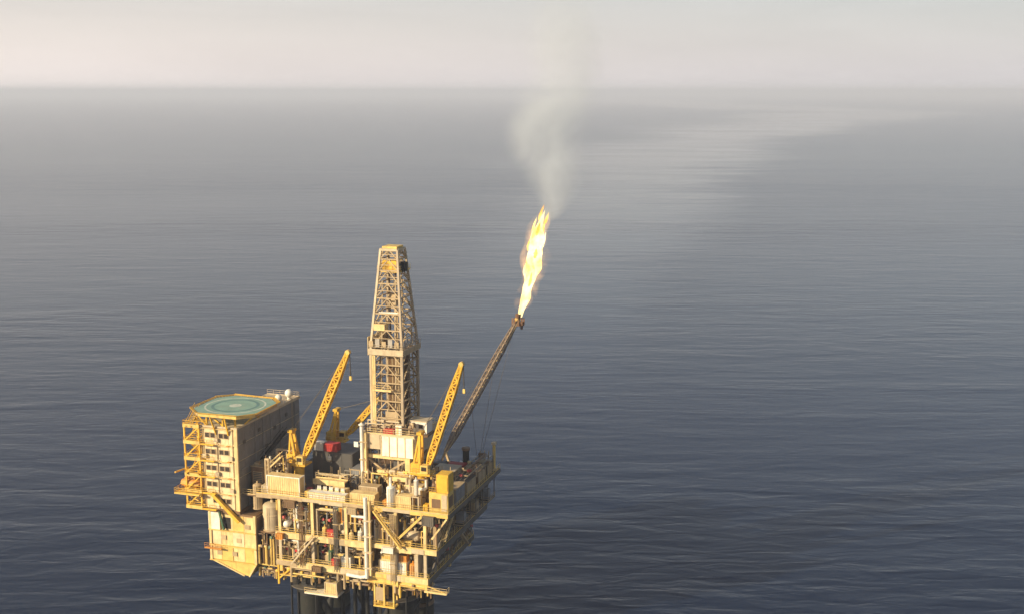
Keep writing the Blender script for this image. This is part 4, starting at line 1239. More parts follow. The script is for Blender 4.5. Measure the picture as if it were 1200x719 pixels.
# --- middle deck (between ZM and ZT), front row from left to right
vtank('big tan upright tank in the dark gap right of the pale yellow block', (-36.6, 3.0, 25.2), 2.1, 5.4, 'tan_light')
tk = thing('tank_support', 'dark frame carrying the big tan upright tank', 'frame', (-36.6, 3, 18))
for a in (-38.4, -34.9):
    for b in (1.4, 4.6):
        part(tk, 'post', MB().box(a - 0.2, a + 0.2, b - 0.2, b + 0.2, 17.4, 24.9), 'brown')
part(tk, 'platform', MB().box(-38.9, -34.4, 0.6, 5.4, 24.9, 25.18), 'brown')
part(tk, 'platform', MB().box(-38.9, -34.4, 0.6, 5.4, 17.4, 17.7), 'yellow_pale')
part(tk, 'cross_brace', MB().beam((-38.4, 1.3, 18), (-34.9, 1.3, 24.6), 0.25).beam((-34.9, 1.2, 18), (-38.4, 1.2, 24.6), 0.25), 'brown')
vtank('slim dark green tank under the big tan tank', (-36.4, 3.4, 17.72), 1.2, 5.0, 'green')
hvessel('left of two white leaning drums on the middle deck beside the tan tank', (-32.2, 1.8, ZM + 1.6), 1.9, 0.75, 'white', 'b')
hvessel('right of two white drums on the middle deck beside the tan tank', (-29.3, 1.8, ZM + 1.6), 1.9, 0.75, 'white', 'b')
manifold('tan valve manifold between the two white drums on the middle deck', -30.8, 2.6, ZM + 0.01, 4.4, 'tan_light')
manifold('cream valve manifold left of the front column on the middle deck', -27.2, 2.4, ZM + 0.01, 5.2, 'cream')
firebox('red fire cabinet on the middle deck edge under the orange tan container', -21.2, 0.5, ZM + 0.01, 1.25)
container('orange tan container on the middle deck left of the white riser', -19.8, -13.6, 1.6, 4.0, ZM + 3.0, ZM + 6.6, 'orange', 'yellow_pale')
fr_ = thing('container_rack', 'tan steel rack holding up the orange tan container', 'rack', (-16.7, 2.8, ZM))
for a in (-19.5, -16.7, -13.9):
    for b in (1.9, 3.7):
        part(fr_, 'post', MB().box(a - 0.14, a + 0.14, b - 0.14, b + 0.14, ZM + 0.01, ZM + 2.78), 'tan_light')
part(fr_, 'shelf', MB().box(-19.9, -13.5, 1.5, 4.1, ZM + 2.8, ZM + 2.98), 'tan_light')
vtank('short white drum at the foot of the white riser on the middle deck', (-14.3, 0.75, ZM + 0.01), 0.62, 2.1, 'white')
vtank('cream drum beside the short white drum on the middle deck', (-16.6, 0.9, ZM + 0.01), 0.55, 1.5, 'cream')
skid('tan pump skid under the rack on the middle deck', -19.6, -17.4, 1.0, 3.4, ZM + 0.01, 2.0, 'tan_light', 'brown')
skid('dark pump skid right of the front column on the middle deck', -24.6, -22.0, 2.0, 4.4, ZM + 0.01, 2.6, 'brown', 'dark_grey')
container('small white box on the middle deck right of the white riser', -9.8, -8.2, 1.2, 2.6, ZM + 3.3, ZM + 5.0, 'white')
module('tan module on the middle deck right of the white riser', -11.0, -6.6, 2.6, 5.5, ZM, ZM + 6.6, 'tan', 'yellow_pale')
piperack('bundle of cream pipes in front of the tan module on the middle deck', -10.8, -6.8, 1.3, ZM + 0.02, ZM + 3.0, ['cream', 'tan_light', 'yellow_pale'])
hvessel('grey vessel under the yellow diagonal brace on the middle deck', (-3.2, 2.6, ZM + 1.9), 3.0, 1.1, 'tan_light')
# --- lower deck, front row
manifold('first valve manifold from the left end of the lowest deck', -32.4, 1.8, ZL + 0.01, 4.4, 'cream')
manifold('second valve manifold from the left end of the lowest deck', -30.2, 1.8, ZL + 0.01, 4.0, 'tan_light')
manifold('third valve manifold from the left end of the lowest deck', -27.9, 1.8, ZL + 0.01, 4.6, 'tan')
skid('brown pump skid right of the front column on the lowest deck', -24.8, -22.2, 1.4, 3.8, ZL + 0.01, 2.4, 'brown', 'tan')
vtank('small green tank on the lowest deck left of the red cabinet', (-21.8, 1.6, ZL + 0.01), 0.7, 3.0, 'green')
firebox('red fire cabinet on the lowest deck left of the white box', -20.4, 0.5, ZL + 0.01, 1.2)
container('white box standing at the lowest deck edge left of the white riser', -18.9, -16.7, 0.3, 2.2, ZL + 0.02, ZL + 2.5, 'white')
skid('brown pump skid behind the white riser on the lowest deck', -16.2, -13.2, 1.6, 4.0, ZL + 0.01, 2.6, 'brown', 'brown')
container('long white container on the lowest deck right of the white riser', -10.2, -3.8, 0.5, 2.9, ZL + 0.02, ZL + 2.9, 'white', 'cream')
vtank('orange drum at the right end of the lowest deck', (-2.6, 1.4, ZL + 0.01), 0.75, 2.4, 'orange')
module('tan cabinet block left of the near right corner of the lowest deck', -1.9, -1.0, 0.4, 3.6, ZL, ZL + 5.2, 'tan_light', 'cream')
piperack('cream pipes running above the white container on the lowest deck', -10.4, -2.0, 3.6, ZL + 0.02, ZL + 4.2, ['cream', 'tan', 'yellow_pale'])
piperack('brown pipes above the pumps on the lowest deck left of the riser', -24.4, -13.4, 4.6, ZL + 0.02, ZL + 4.4, ['tan', 'brown', 'cream'])
piperack('tan pipes behind the valve manifolds on the lowest deck', -33.8, -26.0, 3.2, ZL + 0.02, ZL + 4.3, ['tan_light', 'brown'])
# --- back rows that close the view through the decks
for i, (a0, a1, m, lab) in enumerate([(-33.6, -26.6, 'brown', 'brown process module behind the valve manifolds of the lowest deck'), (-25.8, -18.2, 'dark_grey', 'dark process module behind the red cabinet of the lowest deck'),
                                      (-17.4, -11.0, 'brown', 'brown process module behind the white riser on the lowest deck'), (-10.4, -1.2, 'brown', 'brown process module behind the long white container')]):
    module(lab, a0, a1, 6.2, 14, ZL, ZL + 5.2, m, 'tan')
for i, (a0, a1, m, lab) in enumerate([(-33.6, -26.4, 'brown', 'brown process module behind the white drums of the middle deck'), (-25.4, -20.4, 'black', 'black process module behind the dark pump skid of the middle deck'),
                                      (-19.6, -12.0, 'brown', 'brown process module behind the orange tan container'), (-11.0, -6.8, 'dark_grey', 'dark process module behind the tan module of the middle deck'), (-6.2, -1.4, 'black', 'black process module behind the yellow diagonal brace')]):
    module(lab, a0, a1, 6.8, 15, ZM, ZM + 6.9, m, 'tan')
# --- shaded right side, along the edges of the middle and lowest decks
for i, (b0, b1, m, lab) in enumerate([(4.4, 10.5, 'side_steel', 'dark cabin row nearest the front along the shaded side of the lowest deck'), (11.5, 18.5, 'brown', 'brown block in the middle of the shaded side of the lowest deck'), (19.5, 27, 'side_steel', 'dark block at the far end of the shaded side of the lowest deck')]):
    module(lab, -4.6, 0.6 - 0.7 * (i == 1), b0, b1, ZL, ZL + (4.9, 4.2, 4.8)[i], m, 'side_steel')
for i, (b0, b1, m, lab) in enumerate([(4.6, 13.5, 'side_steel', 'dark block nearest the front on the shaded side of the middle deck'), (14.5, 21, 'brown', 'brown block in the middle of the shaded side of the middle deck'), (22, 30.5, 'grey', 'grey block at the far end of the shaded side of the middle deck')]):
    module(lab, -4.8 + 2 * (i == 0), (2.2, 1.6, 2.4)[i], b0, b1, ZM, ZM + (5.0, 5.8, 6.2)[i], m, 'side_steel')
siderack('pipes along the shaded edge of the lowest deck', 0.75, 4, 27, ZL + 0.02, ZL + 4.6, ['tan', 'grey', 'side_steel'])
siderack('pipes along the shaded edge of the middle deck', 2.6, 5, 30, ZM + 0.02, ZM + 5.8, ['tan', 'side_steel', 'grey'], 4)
stair('pale stair slanting down the shaded side near the front corner', (4.0, 2.0, ZM + 1.6), (4.0, 8.5, 32.6), 1.0, 'cream', (1, 0, 0))
stair('grey stair on the shaded side of the lowest deck', (2.0, 22, ZL), (2.0, 15, ZM), 0.9, 'tan', (1, 0, 0))
for i, (b, lab) in enumerate([(11, 'nearest'), (19, 'middle'), (27, 'farthest')]):
    g = thing('hanging_platform', lab + ' of three railed platforms hung under the overhanging right deck edge', 'platform', (5, b, 28.4), 'platforms hung on the shaded side')
    part(g, 'grating', MB().box(3.8, 6.2, b - 2.4, b + 2.4, 28.4, 28.6), 'side_steel')
    part(g, 'handrail', MB().rail([(3.8, b - 2.35, 28.6), (6.15, b - 2.35, 28.6), (6.15, b + 2.35, 28.6)]), 'tan')
    part(g, 'hanger', MB().beam((6.0, b - 2.2, 28.6), (6.0, b - 2.2, 33.1), 0.18), 'side_steel')
    part(g, 'hanger', MB().beam((6.0, b + 2.2, 28.6), (6.0, b + 2.2, 33.1), 0.18), 'side_steel')
    part(g, 'equipment_box', MB().box(4.0, 5.4, b - 1.2, b + 1.4, 28.62, 30.6, 0.06), 'grey' if i != 1 else 'tan')
# --- more small machinery and pipework in the open bays
skid('yellow pump skid at the left end of the middle deck', -33.6, -30.6, 3.6, 5.8, ZM + 0.01, 3.2, 'yellow_pale', 'tan')
piperack('yellow pipes rising above the white drums on the middle deck', -33.4, -26.2, 4.4, ZM + 0.02, ZM + 6.2, ['yellow_pale', 'tan_light', 'brown', 'cream'], 5)
piperack('tan pipes under the top deck left of the orange tan container', -24.9, -20.2, 1.3, ZM + 0.02, ZM + 5.6, ['tan', 'yellow_pale', 'cream'], 4)
vtank('yellow drum right of the dark pump skid on the middle deck', (-22.9, 1.0, ZM + 0.01), 0.55, 1.9, 'yellow_pale')
container('yellow tool box at the right end of the middle deck', -5.4, -2.6, 0.5, 1.4, ZM + 0.02, ZM + 1.3, 'yellow_pale')
piperack('brown pipes beside the grey vessel on the middle deck', -5.4, 1.6, 4.6, ZM + 0.02, ZM + 6.0, ['brown', 'tan', 'yellow_pale'], 4)
manifold('yellow valve manifold at the right corner of the middle deck', 0.2, 1.6, ZM + 0.01, 4.6, 'yellow_pale')
vtank('tan upright vessel at the right corner of the middle deck', (2.3, 2.4, ZM + 0.01), 0.9, 5.0, 'tan')
skid('yellow pump skid left of the front column on the lowest deck', -29.4, -26.6, 0.5, 2.0, ZL + 0.01, 1.7, 'yellow_pale', 'tan')
container('tan electrical cabinet between the pumps of the lowest deck', -22.0, -20.9, 2.9, 4.2, ZL + 0.02, ZL + 3.9, 'tan_light', 'yellow_pale')
hvessel('cream vessel lying above the brown pumps of the lowest deck', (-15.2, 2.4, ZL + 4.3), 3.0, 0.7, 'cream')
fr2 = thing('support_table', 'tan steel table under the cream vessel on the lowest deck', 'table', (-15.2, 2.4, ZL))
for a in (-16.5, -13.9):
    for b in (1.8, 3.0):
        part(fr2, 'post', MB().box(a - 0.1, a + 0.1, b - 0.1, b + 0.1, ZL + 0.01, ZL + 2.98), 'tan')
part(fr2, 'top_plate', MB().box(-16.8, -13.6, 1.6, 3.2, ZL + 2.98, ZL + 3.09), 'tan')
container('orange box on top of the long white container of the lowest deck', -5.8, -3.9, 0.8, 2.4, ZL + 2.91, ZL + 4.3, 'orange')
container('yellow crate on top of the long white container of the lowest deck', -9.8, -7.4, 0.8, 2.4, ZL + 2.91, ZL + 4.0, 'yellow_pale', 'cream')
skid('tan pump skid at the near right corner of the lowest deck', -0.9, 1.0, 0.5, 3.6, ZL + 0.01, 2.2, 'tan', 'side_steel')

# --- main deck, left part between quarters and derrick
container('cream container on the top deck at the foot of the left crane', -36.4, -28.4, 0.5, 3.0, ZT + 0.02, ZT + 4.3, 'cream', 'white')
piperack('tangled tan pipes on top of the deck right of the quarters', -38.2, -33.6, 5.2, ZT + 0.02, ZT + 5.4, ['tan_light', 'cream', 'tan', 'brown'], 5)
piperack('higher tan pipe bundle between the quarters and the left crane', -38.3, -34.6, 9.0, ZT + 0.02, ZT + 7.2, ['tan_light', 'tan'], 4)
stair('cream stair climbing beside the living quarters wall', (-38.0, 3.9, ZT + 4.2), (-34.4, 3.9, ZT + 7.6), 1.0, 'cream')
vtank('small cream tank beside the quarters wall on the top deck', (-39.9, 2.6, 29.6), 1.0, 5.4, 'tan')
wk = thing('link_bridge', 'dark link walkway between the quarters and the top deck', 'walkway', (-40.8, 7, ZT - 1))
part(wk, 'deck_plate', MB().box(-42.8, -38.95, 1.2, 14, ZT - 1.2, ZT - 0.9), 'brown')
part(wk, 'handrail', MB().rail([(-42.8, 1.3, ZT - 0.9), (-38.95, 1.3, ZT - 0.9)]), 'cream')
module('dark cabin between the quarters wall and the tan pipes', -42.4, -39.2, 4.5, 13, ZT - 0.88, ZT + 4.4, 'brown', 'tan')
stair('black stair running up along the quarters side wall', (-42.3, 9, ZT + 4.4), (-42.3, 20, ZT + 8.2), 1.0, 'black', (1, 0, 0))
module('dark grey tank block behind the cream beam on the top deck', -31.4, -21.6, 12.6, 20, ZT, ZT + 6.6, 'dark_grey', 'dark_grey', 'tank_block', 'tank block', grille=False)
container('white crate on top of the dark grey tank block', -31.0, -28.9, 12.9, 14.9, ZT + 6.76, ZT + 8.6, 'white')
container('red container on top of the dark grey tank block', -28.7, -25.6, 12.9, 15.2, ZT + 6.76, ZT + 8.5, 'red')
vtank('little white bottle tank in front of the dark grey block', (-27.0, 12.2, ZT + 4.8), 0.4, 1.0, 'white')
sp_ = thing('bracket_shelf', 'small dark shelf holding the little white bottle tank', 'shelf', (-27, 12.2, ZT + 4.5))
part(sp_, 'plate', MB().box(-27.8, -26.2, 11.5, 12.45, ZT + 4.6, ZT + 4.79), 'dark_grey')
part(sp_, 'bracket', MB().beam((-27, 12.4, ZT + 3.8), (-27, 11.6, ZT + 4.6), 0.12), 'dark_grey')
bm_ = thing('catwalk', 'long cream catwalk raised in front of the dark tank block', 'walkway', (-23.5, 6, ZT))
part(bm_, 'deck_plate', MB().box(-27.6, -20.0, 5.2, 6.8, ZT + 2.4, ZT + 2.7), 'cream')
part(bm_, 'skirt', MB().box(-27.6, -20.0, 5.08, 5.19, ZT + 1.7, ZT + 2.9), 'cream')
for a in (-27.2, -23.8, -20.4):
    part(bm_, 'post', MB().box(a - 0.15, a + 0.15, 5.6, 5.9, ZT, ZT + 2.4), 'tan')
part(bm_, 'handrail', MB().rail([(-27.6, 6.7, ZT + 2.7), (-20, 6.7, ZT + 2.7)]), 'cream')
container('long white pipe basket at the front edge of the top deck', -26.6, -17.6, 0.4, 2.4, ZT + 0.02, ZT + 1.5, 'white', 'cream', None, 'pipe_basket', 'basket')
container('cream flat box behind the white pipe basket', -22.4, -18.6, 2.9, 4.6, ZT + 0.02, ZT + 1.9, 'cream')
container('grey brown container left of the drilling module on the top deck', -21.0, -18.6, 10, 16, ZT + 0.02, ZT + 4.2, 'grey', 'tan')
firebox('dark red fire cabinet behind the cream container on the top deck', -27.6, 3.6, ZT + 0.02, 0.9)
for i, a in enumerate((-24.8, -23.4, -22.0, -20.6, -19.2)):
    g = thing('gas_bottle_rack', ('leftmost', 'second from left', 'middle', 'fourth from left', 'rightmost')[i] + ' of five small white bottle racks behind the long white pipe basket', 'rack', (a, 2.7, ZT), 'white bottle racks')
    for k in range(3):
        part(g, 'bottle', MB().lathe((a - 0.3 + 0.3 * k, 2.66, ZT + 1.9 if False else ZT + 0.02), [(0.14, 0), (0.14, 2.1), (0.06, 2.4)], 8), 'white')
    part(g, 'frame', MB().box(a - 0.5, a + 0.5, 2.5, 2.52, ZT + 0.02, ZT + 1.7), 'cream')
# --- main deck, front right of the riser
container('cream flat container in front of the drilling module', -16.8, -11.0, 1.0, 3.2, ZT + 0.02, ZT + 2.2, 'cream')
container('tan container behind the cream flat one under the derrick', -16.4, -12.0, 4.6, 7.0, ZT + 0.02, ZT + 2.6, 'tan', 'tan_light')
vtank('tall white tank on the front edge left of the yellow module', (-7.4, 1.4, ZT + 0.01), 0.95, 4.2, 'white')
container('cream box right of the tall white tank', -6.0, -2.6, 0.6, 2.8, ZT + 0.02, ZT + 2.8, 'cream')
container('tan box above the front edge below the right crane', -5.4, -1.4, 3.6, 6.0, ZT + 0.02, ZT + 4.2, 'tan_light', 'cream')
vtank('slim white tank beside the yellow module under the right crane', (-1.7, 1.5, ZT + 2.9), 0.5, 3.4, 'white')
pl = thing('equipment_stand', 'tan stand under the slim white tank', 'stand', (-1.7, 1.5, ZT))
part(pl, 'top_plate', MB().box(-2.5, -0.9, 0.8, 2.3, ZT + 2.7, ZT + 2.89), 'tan_light')
for a in (-2.35, -1.05):
    part(pl, 'post', MB().box(a - 0.12, a + 0.12, 0.9, 1.14, ZT + 0.01, ZT + 2.7), 'tan_light')
ls = thing('landing', 'cream railed landing left of the right crane', 'platform', (-6, 6, ZT + 4.8))
part(ls, 'deck_plate', MB().box(-8.6, -4.4, 5.0, 8.0, ZT + 4.8, ZT + 5.05), 'cream')
part(ls, 'skirt', MB().box(-8.6, -4.4, 4.9, 4.99, ZT + 4.4, ZT + 5.3), 'cream')
part(ls, 'handrail', MB().rail([(-8.6, 5.0, ZT + 5.05), (-4.4, 5.0, ZT + 5.05)]), 'yellow_pale')
for a in (-8.4, -4.6):
    part(ls, 'post', MB().box(a - 0.15, a + 0.15, 5.2, 5.5, ZT, ZT + 4.8), 'tan')
ym = thing('yellow_module', 'tall golden yellow module at the front right corner of the top deck', 'module', (3.6, 2.4, ZT))
part(ym, 'body', MB().box(1.4, 5.6, 0.9, 4.2, ZT + 0.02, ZT + 4.2, 0.06), 'yellow_pale')
part(ym, 'upper_body', MB().box(3.0, 5.6, 1.1, 4.2, ZT + 4.22, ZT + 8.2, 0.06), 'yellow')
part(ym, 'opening', MB().box(2.0, 3.9, 0.82, 0.9, ZT + 0.9, ZT + 2.9), 'brown')
part(ym, 'wall_panel', MB().box(4.2, 5.4, 0.8, 0.898, ZT + 0.3, ZT + 3.9, 0.02), 'tan_light')
part(ym, 'wall_panel', MB().box(3.2, 5.4, 1.0, 1.098, ZT + 4.8, ZT + 7.8, 0.02), 'yellow')
part(ym, 'handrail', MB().rail([(1.4, 1.0, ZT + 4.2), (3.0, 1.0, ZT + 4.2)]), 'yellow')
part(ym, 'louvre', MB().box(5.602, 5.7, 1.5, 3.6, ZT + 1, ZT + 3.4), 'brown')
skid('brown machine on the yellow module shoulder', 1.5, 2.9, 1.6, 3.6, ZT + 4.22, 2.2, 'brown', 'brown')
# --- main deck, right side towards the back
module('grey module behind the yellow one on the right deck edge', 2.2, 5.4, 6.0, 11.5, ZT, ZT + 3.4, 'grey', 'tan')
module('tan low module halfway along the right deck edge', 1.6, 5.4, 13, 18.5, ZT, ZT + 2.8, 'tan', 'side_steel')
module('brown low module near the far right deck corner', 1.8, 5.4, 20, 25, ZT, ZT + 3.0, 'brown', 'tan')
container('tan container at the far right deck corner', 2.4, 5.4, 26.2, 30.6, ZT + 0.02, ZT + 2.7, 'tan', 'side_steel')
container('red container on the top deck behind the right crane', -3.4, 0.6, 23.5, 26.2, ZT + 0.02, ZT + 2.9, 'red')
container('dark blue grey container left of the red one behind the right crane', -7.0, -3.8, 23.8, 26.2, ZT + 0.02, ZT + 2.8, 'dark_grey', 'brown')
ex = thing('exhaust_stack', 'dark upright exhaust stack behind the right crane', 'exhaust', (-0.2, 27.5, ZT))
part(ex, 'pipe', MB().tube((-0.2, 27.5, ZT), (-0.2, 27.5, ZT + 6.0), 0.75, 16), 'black')
part(ex, 'collar', MB().lathe((-0.2, 27.5, ZT + 5.4), [(0.76, 0), (0.95, 0.05), (0.95, 0.6), (0.76, 0.65)], 16), 'brown')
cm = thing('corner_mast', 'pale green mast with lamp at the far right deck corner', 'mast', (5.2, 31.6, ZT))
part(cm, 'pole', MB().tube((5.2, 31.6, ZT), (5.2, 31.6, ZT + 6.0), 0.35, 10), 'yellow_pale')
part(cm, 'lamp', MB().box(4.7, 5.7, 31.1, 32.1, ZT + 6.0, ZT + 6.7, 0.08), 'tan_light')
part(cm, 'foot', MB().box(4.4, 5.9, 30.9, 32.3, ZT + 0.01, ZT + 0.5), 'tan_light')
module('tan shed in front of the flare boom foot', -4.2, 1.0, 16.5, 21.5, ZT, ZT + 3.6, 'tan', 'tan_light')
piperack('cream pipes along the right edge beside the low modules', -0.6, 1.2, 12.4, ZT + 0.02, ZT + 3.4, ['cream', 'tan'], 3)
# --- irregular pipework that fills the open bays and the top deck
def pipework(label, a0, a1, b0, b1, z0, z1, ms, n, seed):
    rnd = random.Random(seed)
    g = thing('pipework', label, 'pipes', ((a0 + a1) / 2, (b0 + b1) / 2, z0))
    for i in range(n):
        r = rnd.choice((0.09, 0.12, 0.16, 0.22, 0.3))
        p = V(rnd.uniform(a0, a1), rnd.uniform(b0, b1), z0)
        pts = [p]
        z = rnd.uniform(z0 + (z1 - z0) * 0.25, z1)
        pts.append(V(p.x, p.y, z))
        q = V(min(a1, max(a0, p.x + rnd.uniform(-1, 1) * (a1 - a0) * 0.8)), p.y, z)
        pts.append(q)
        if rnd.random() < 0.5:
            pts.append(V(q.x, rnd.uniform(b0, b1), z)); q = pts[-1]
        pts.append(V(q.x, q.y, rnd.choice((z0, z0 + (z - z0) * 0.4, z1))))
        pi = part(g, 'pipe', MB().pipe(pts, r, 8), ms[i % len(ms)])
        if i % 2 == 0:
            c = (pts[1] + pts[2]) / 2
            part(pi, 'valve', MB().box(c.x - 0.3, c.x + 0.3, c.y - 0.28, c.y + 0.28, c.z - 0.3, c.z + 0.3, 0.06).tube(c, c + V(0, -0.5, 0.2), 0.05, 5).tube(c + V(0, -0.5, 0.2), c + V(0, -0.56, 0.22), 0.28, 10), rnd.choice(('tan', 'brown', 'cream', 'red', 'green', 'yellow')))
    for i in range(max(2, n // 4)):
        a = a0 + (a1 - a0) * (i + 0.5) / max(2, n // 4)
        part(g, 'stanchion', MB().beam((a, b1, z0), (a, b1, z1), 0.16).beam((a, b1, z0 + (z1 - z0) * 0.6), (a, b0, z0 + (z1 - z0) * 0.6), 0.14), 'tan')
    return g
W1 = ['tan_light', 'brown', 'yellow_pale', 'tan', 'white']
W2 = ['brown', 'tan', 'yellow_pale', 'grey']
pipework('tangle of pipes at the left end of the middle deck', -34, -26.6, 0.3, 4.2, ZM + 0.02, ZM + 7.2, W1, 14, 1)
pipework('tangle of pipes around the dark opening of the middle deck', -25, -20, 0.6, 4.2, ZM + 0.02, ZM + 7.2, W2, 9, 2)
pipework('tangle of pipes over the orange tan container', -19.8, -13, 0.5, 1.5, ZM + 2.0, ZM + 7.2, W2, 9, 3)
pipework('tangle of pipes right of the white riser on the middle deck', -11, -6.4, 0.3, 2.2, ZM + 0.02, ZM + 7.2, W1, 12, 4)
pipework('tangle of pipes at the right end of the middle deck', -5.6, 3, 1.4, 4.4, ZM + 0.02, ZM + 6.4, W2, 14, 5)
pipework('tangle of pipes at the left end of the lowest deck', -34, -26.2, 0.3, 4.2, ZL + 0.02, ZL + 5.1, W1, 16, 6)
pipework('tangle of pipes over the red cabinet of the lowest deck', -25, -13, 0.9, 4.2, ZL + 0.02, ZL + 5.1, W2, 16, 7)
pipework('tangle of pipes over the long white container of the lowest deck', -10.6, 0.8, 2.6, 4.4, ZL + 2.9, ZL + 5.2, W1, 12, 8)
pipework('tangle of brown pipes on the shaded side of the middle deck', 2.5, 3.3, 5, 30, ZM + 0.02, ZM + 6.8, ['side_steel', 'brown', 'tan', 'grey'], 22, 9)
pipework('tangle of brown pipes on the shaded side of the lowest deck', 0.9, 1.4, 4, 27, ZL + 0.02, ZL + 5.2, ['side_steel', 'brown', 'tan', 'grey'], 18, 10)
pipework('tangle of tan pipes on the top deck beside the quarters', -38.4, -33.8, 3.2, 10.5, ZT + 0.02, ZT + 7.4, W1, 18, 11)
pipework('tangle of pipes on the top deck in front of the drilling module', -17, -6, 7.2, 9.2, ZT + 0.02, ZT + 5.5, W1, 14, 12)
pipework('tangle of pipes around the foot of the right crane', -8.4, 1.2, 2.9, 10, ZT + 0.02, ZT + 5.6, ['tan_light', 'brown', 'yellow_pale', 'white'], 18, 13)
pipework('tangle of dark pipes behind the right crane', -4.5, 1.4, 11, 16, ZT + 0.02, ZT + 5, W2, 12, 14)
pipework('tangle of pipes on top of the low modules at the right edge', 1.6, 5.6, 12, 31, ZT + 2.4, ZT + 4.6, ['side_steel', 'tan', 'brown'], 16, 15)
pipework('tangle of pipes beside the dark grey tank block', -27.8, -18.4, 6.9, 11.8, ZT + 0.02, ZT + 3.8, ['tan', 'side_steel', 'brown', 'tan_light'], 16, 16)
pipework('yellow and brown pipes slung under the lowest deck left of the riser', -33, -13, 0.2, 4.0, 14.6, 18.2, ['brown', 'yellow_pale', 'side_steel', 'tan'], 22, 17)
pipework('yellow pipes slung under the lowest deck right of the riser', -12.6, 1.0, 0.2, 4.0, 14.2, 18.2, ['yellow_pale', 'brown', 'yellow', 'tan'], 22, 18)
pipework('tangle of brown pipes in the gap right of the pale yellow block', -39.0, -34.4, 5.6, 7.5, 17.8, 33, ['brown', 'tan', 'side_steel', 'yellow_pale'], 16, 21)
pipework('pipes in front of the dark frame under the big tan tank', -38.8, -34.5, 0.3, 1.0, 17.8, 24.8, ['tan', 'brown', 'yellow_pale'], 9, 22)
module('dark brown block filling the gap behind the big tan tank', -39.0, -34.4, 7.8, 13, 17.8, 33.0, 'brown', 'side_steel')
pipework('yellow framing pipes slung under the dark gap left of the decks', -39.5, -33.5, 0.4, 3.0, 14.6, 17.4, ['yellow_pale', 'brown', 'tan'], 10, 23)
pipework('pipes on the drill floor around the derrick foot', -17, -6, 9.8, 11.6, DZ + 0.02, DZ + 2.8, ['tan', 'brown', 'tan_light'], 9, 19)
pipework('pipes climbing inside the drilling module', -16.5, -7.6, 10.6, 12, ZT + 0.02, DZ - 1, ['tan', 'brown', 'tan_light', 'side_steel'], 14, 20)
# stairs and hung clutter on the outside of the front
stair('tan outside stair from the lowest to the middle deck left of the red cabinet', (-30.0, -1.0, ZL + 0.1), (-24.6, -1.0, ZM + 0.1), 0.9, 'tan_light')
stair('yellow outside stair from the middle to the top deck right of the riser', (-4.2, -1.0, ZM + 0.1), (-10.4, -1.0, ZT - 0.4), 0.9, 'yellow_pale')
for (lab, a0, a1, z, h, m) in [('brown box hung on the front of the top deck edge above the white drums', -31.6, -28.8, 32.0, 1.6, 'brown'), ('tan box hung on the front of the top deck edge near the riser', -16.6, -14.4, 32.2, 1.4, 'tan'),
                               ('white life raft canister rack hung on the middle deck edge', -8.6, -6.0, 24.6, 1.2, 'white'), ('brown hose box hung on the lowest deck edge', -25.2, -23.0, 18.2, 1.2, 'brown'),
                               ('orange box hung on the middle deck edge near the left end', -33.6, -32.0, 24.6, 1.3, 'orange'), ('dark box hung under the top deck edge near the right corner', 0.6, 3.2, 31.6, 2.0, 'side_steel')]:
    container(lab, a0, a1, -1.35, -0.46, z, z + h, m, None, None, 'hung_box', 'box')
for (lab, a, z0, z1, m) in [('bundle of brown cables hanging down the front at the left end', -28.2, 18.6, 33.2, 'brown'), ('bundle of dark cables hanging down the front by the orange tan container', -20.0, 18.6, 33.0, 'side_steel'), ('bundle of tan pipes down the front right of the riser', -6.9, 17.6, 33.0, 'tan')]:
    g = thing('cable_bundle', lab, 'cables', (a, -0.7, z0))
    for k in range(5):
        part(g, 'cable', MB().tube((a + k * 0.22, -0.62 - 0.06 * (k % 2), z0 + 0.5 * (k % 3)), (a + k * 0.22, -0.62 - 0.06 * (k % 2), z1), 0.075, 6), m)
    for z in (ZL + 2.5, ZM + 3.5):
        part(g, 'clip', MB().box(a - 0.15, a + 1.05, -0.8, -0.5, z, z + 0.2), 'tan')
# small boxes and drums set down on the top deck
for (lab, a, b, sx, sy, h, m) in [('small yellow box beside the white pipe basket', -27.6, 1.2, 1.4, 1.6, 1.3, 'yellow_pale'), ('small brown crate behind the cream flat container', -10.2, 4.2, 1.6, 1.4, 1.5, 'brown'),
                                  ('small white box in front of the red fire cabinet on the top deck', -26.4, 3.9, 1.2, 1.0, 1.2, 'white'), ('small orange crate left of the tall white tank', -9.4, 1.4, 1.3, 1.4, 1.1, 'orange'),
                                  ('small grey box right of the tan shed', 1.6, 18.9, 1.0, 1.6, 1.6, 'grey'), ('small white box on the top deck left of the exhaust stack', -2.6, 28.6, 1.8, 1.6, 1.8, 'white'),
                                  ('small tan crate at the left end of the top deck front edge', -38.0, 1.0, 1.2, 1.4, 1.6, 'tan_light'), ('small yellow crate right of the cream box on the front edge', 0.1, 0.7, 1.0, 1.4, 1.4, 'yellow')]:
    container(lab, a, a + sx, b, b + sy, ZT + 0.02, ZT + 0.02 + h, m, None, None, 'crate', 'crate')
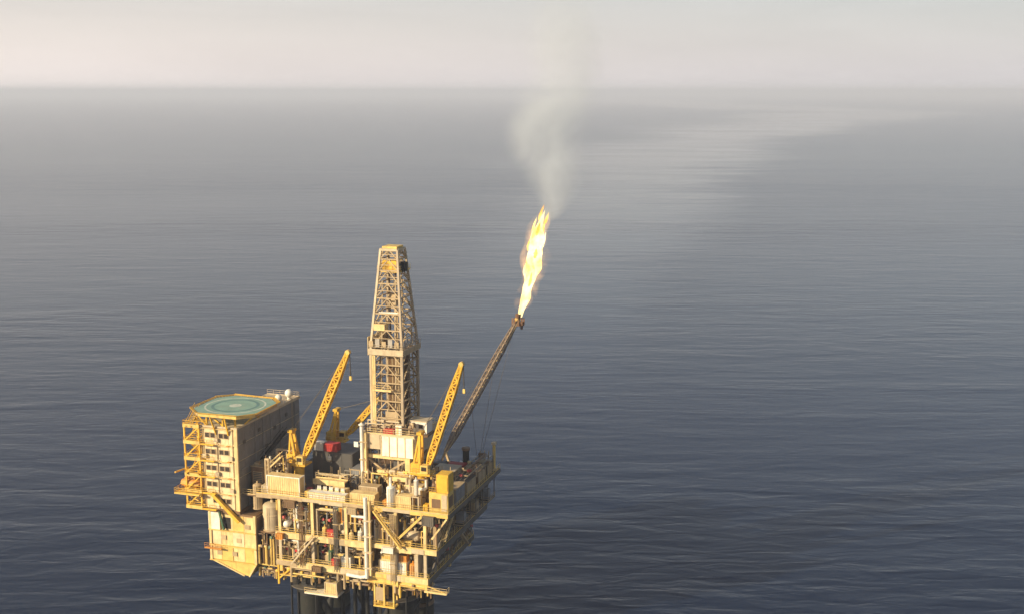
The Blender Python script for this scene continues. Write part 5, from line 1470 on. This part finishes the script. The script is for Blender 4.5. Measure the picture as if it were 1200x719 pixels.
# --- below the lowest deck
bl = thing('boat_landing', 'pale railed platform hung below the decks left of centre', 'platform', (-24, 2, 12))
part(bl, 'grating', MB().box(-28.0, -20.0, 0.4, 3.6, 12.2, 12.45), 'white')
part(bl, 'handrail', MB().rail([(-28.0, 0.45, 12.45), (-20.0, 0.45, 12.45)]), 'cream')
for a in (-27.6, -24, -20.4):
    part(bl, 'hanger', MB().beam((a, 3.3, 12.4), (a, 3.3, 16.8), 0.3), 'tan')
container('cream cabinet standing on the low hung platform', -23.4, -20.4, 0.9, 3.0, 12.46, 15.2, 'cream', 'tan_light')
ht = thing('ladder_cage', 'yellow caged ladder frame hanging below the deck near the right leg', 'ladder', (-9, 0.8, 11.5))
for a in (-11.2, -9.0, -6.8):
    part(ht, 'post', MB().beam((a, 0.5, 11.8), (a, 0.5, 16.9), 0.35).beam((a, 2.2, 11.8), (a, 2.2, 16.9), 0.35), 'yellow_pale')
part(ht, 'floor', MB().box(-11.5, -6.5, 0.2, 2.5, 11.6, 11.8), 'yellow_pale')
part(ht, 'wall_panel', MB().box(-11.0, -9.2, 0.4, 0.45, 13.0, 16.0), 'tan')
part(ht, 'handrail', MB().rail([(-11.4, 0.25, 11.8), (-6.6, 0.25, 11.8)]), 'yellow')
hb2 = thing('hanging_bracket', 'yellow bracket frame hanging below the left end of the lowest deck', 'bracket', (-32.5, 0.6, 14))
part(hb2, 'post', MB().beam((-34.0, 0.2, 13.8), (-34.0, 0.2, 18.2), 0.4), 'yellow')
part(hb2, 'brace', MB().beam((-34.0, 0.2, 15.0), (-30.6, 0.2, 18.0), 0.35), 'yellow')
part(hb2, 'floor', MB().box(-33.7, -29.6, 0, 2.4, 15.9, 16.09), 'yellow_pale')
part(hb2, 'box', MB().box(-32.2, -30.4, 0.5, 2.0, 16.1, 17.6, 0.05), 'yellow_pale')

# ---------------------------------------------------------------- haze: the warm damp air over the sea
hm = bpy.data.materials.new('haze_air'); hm.use_nodes = True
hn, hl = hm.node_tree.nodes, hm.node_tree.links
hn.clear()
ho_ = hn.new('ShaderNodeOutputMaterial'); hv_ = hn.new('ShaderNodeVolumePrincipled')
hv_.inputs['Color'].default_value = (0.79, 0.855, 1.0, 1)
hv_.inputs['Anisotropy'].default_value = 0.04
hv_.inputs['Density'].default_value = HAZE
hl.new(hv_.outputs[0], ho_.inputs['Volume'])
M['haze'] = hm
me = bpy.data.meshes.new('haze')
hx = MB().box(-95000, 95000, -95000, 95000, -12, 155)
me.from_pydata(hx.v, [], hx.f); me.materials.append(hm)
hz = bpy.data.objects.new('haze', me); COL.objects.link(hz)
props(hz, None, None, None, 'stuff')

for o in bpy.data.objects:
    if 'at' in o: del o['at']
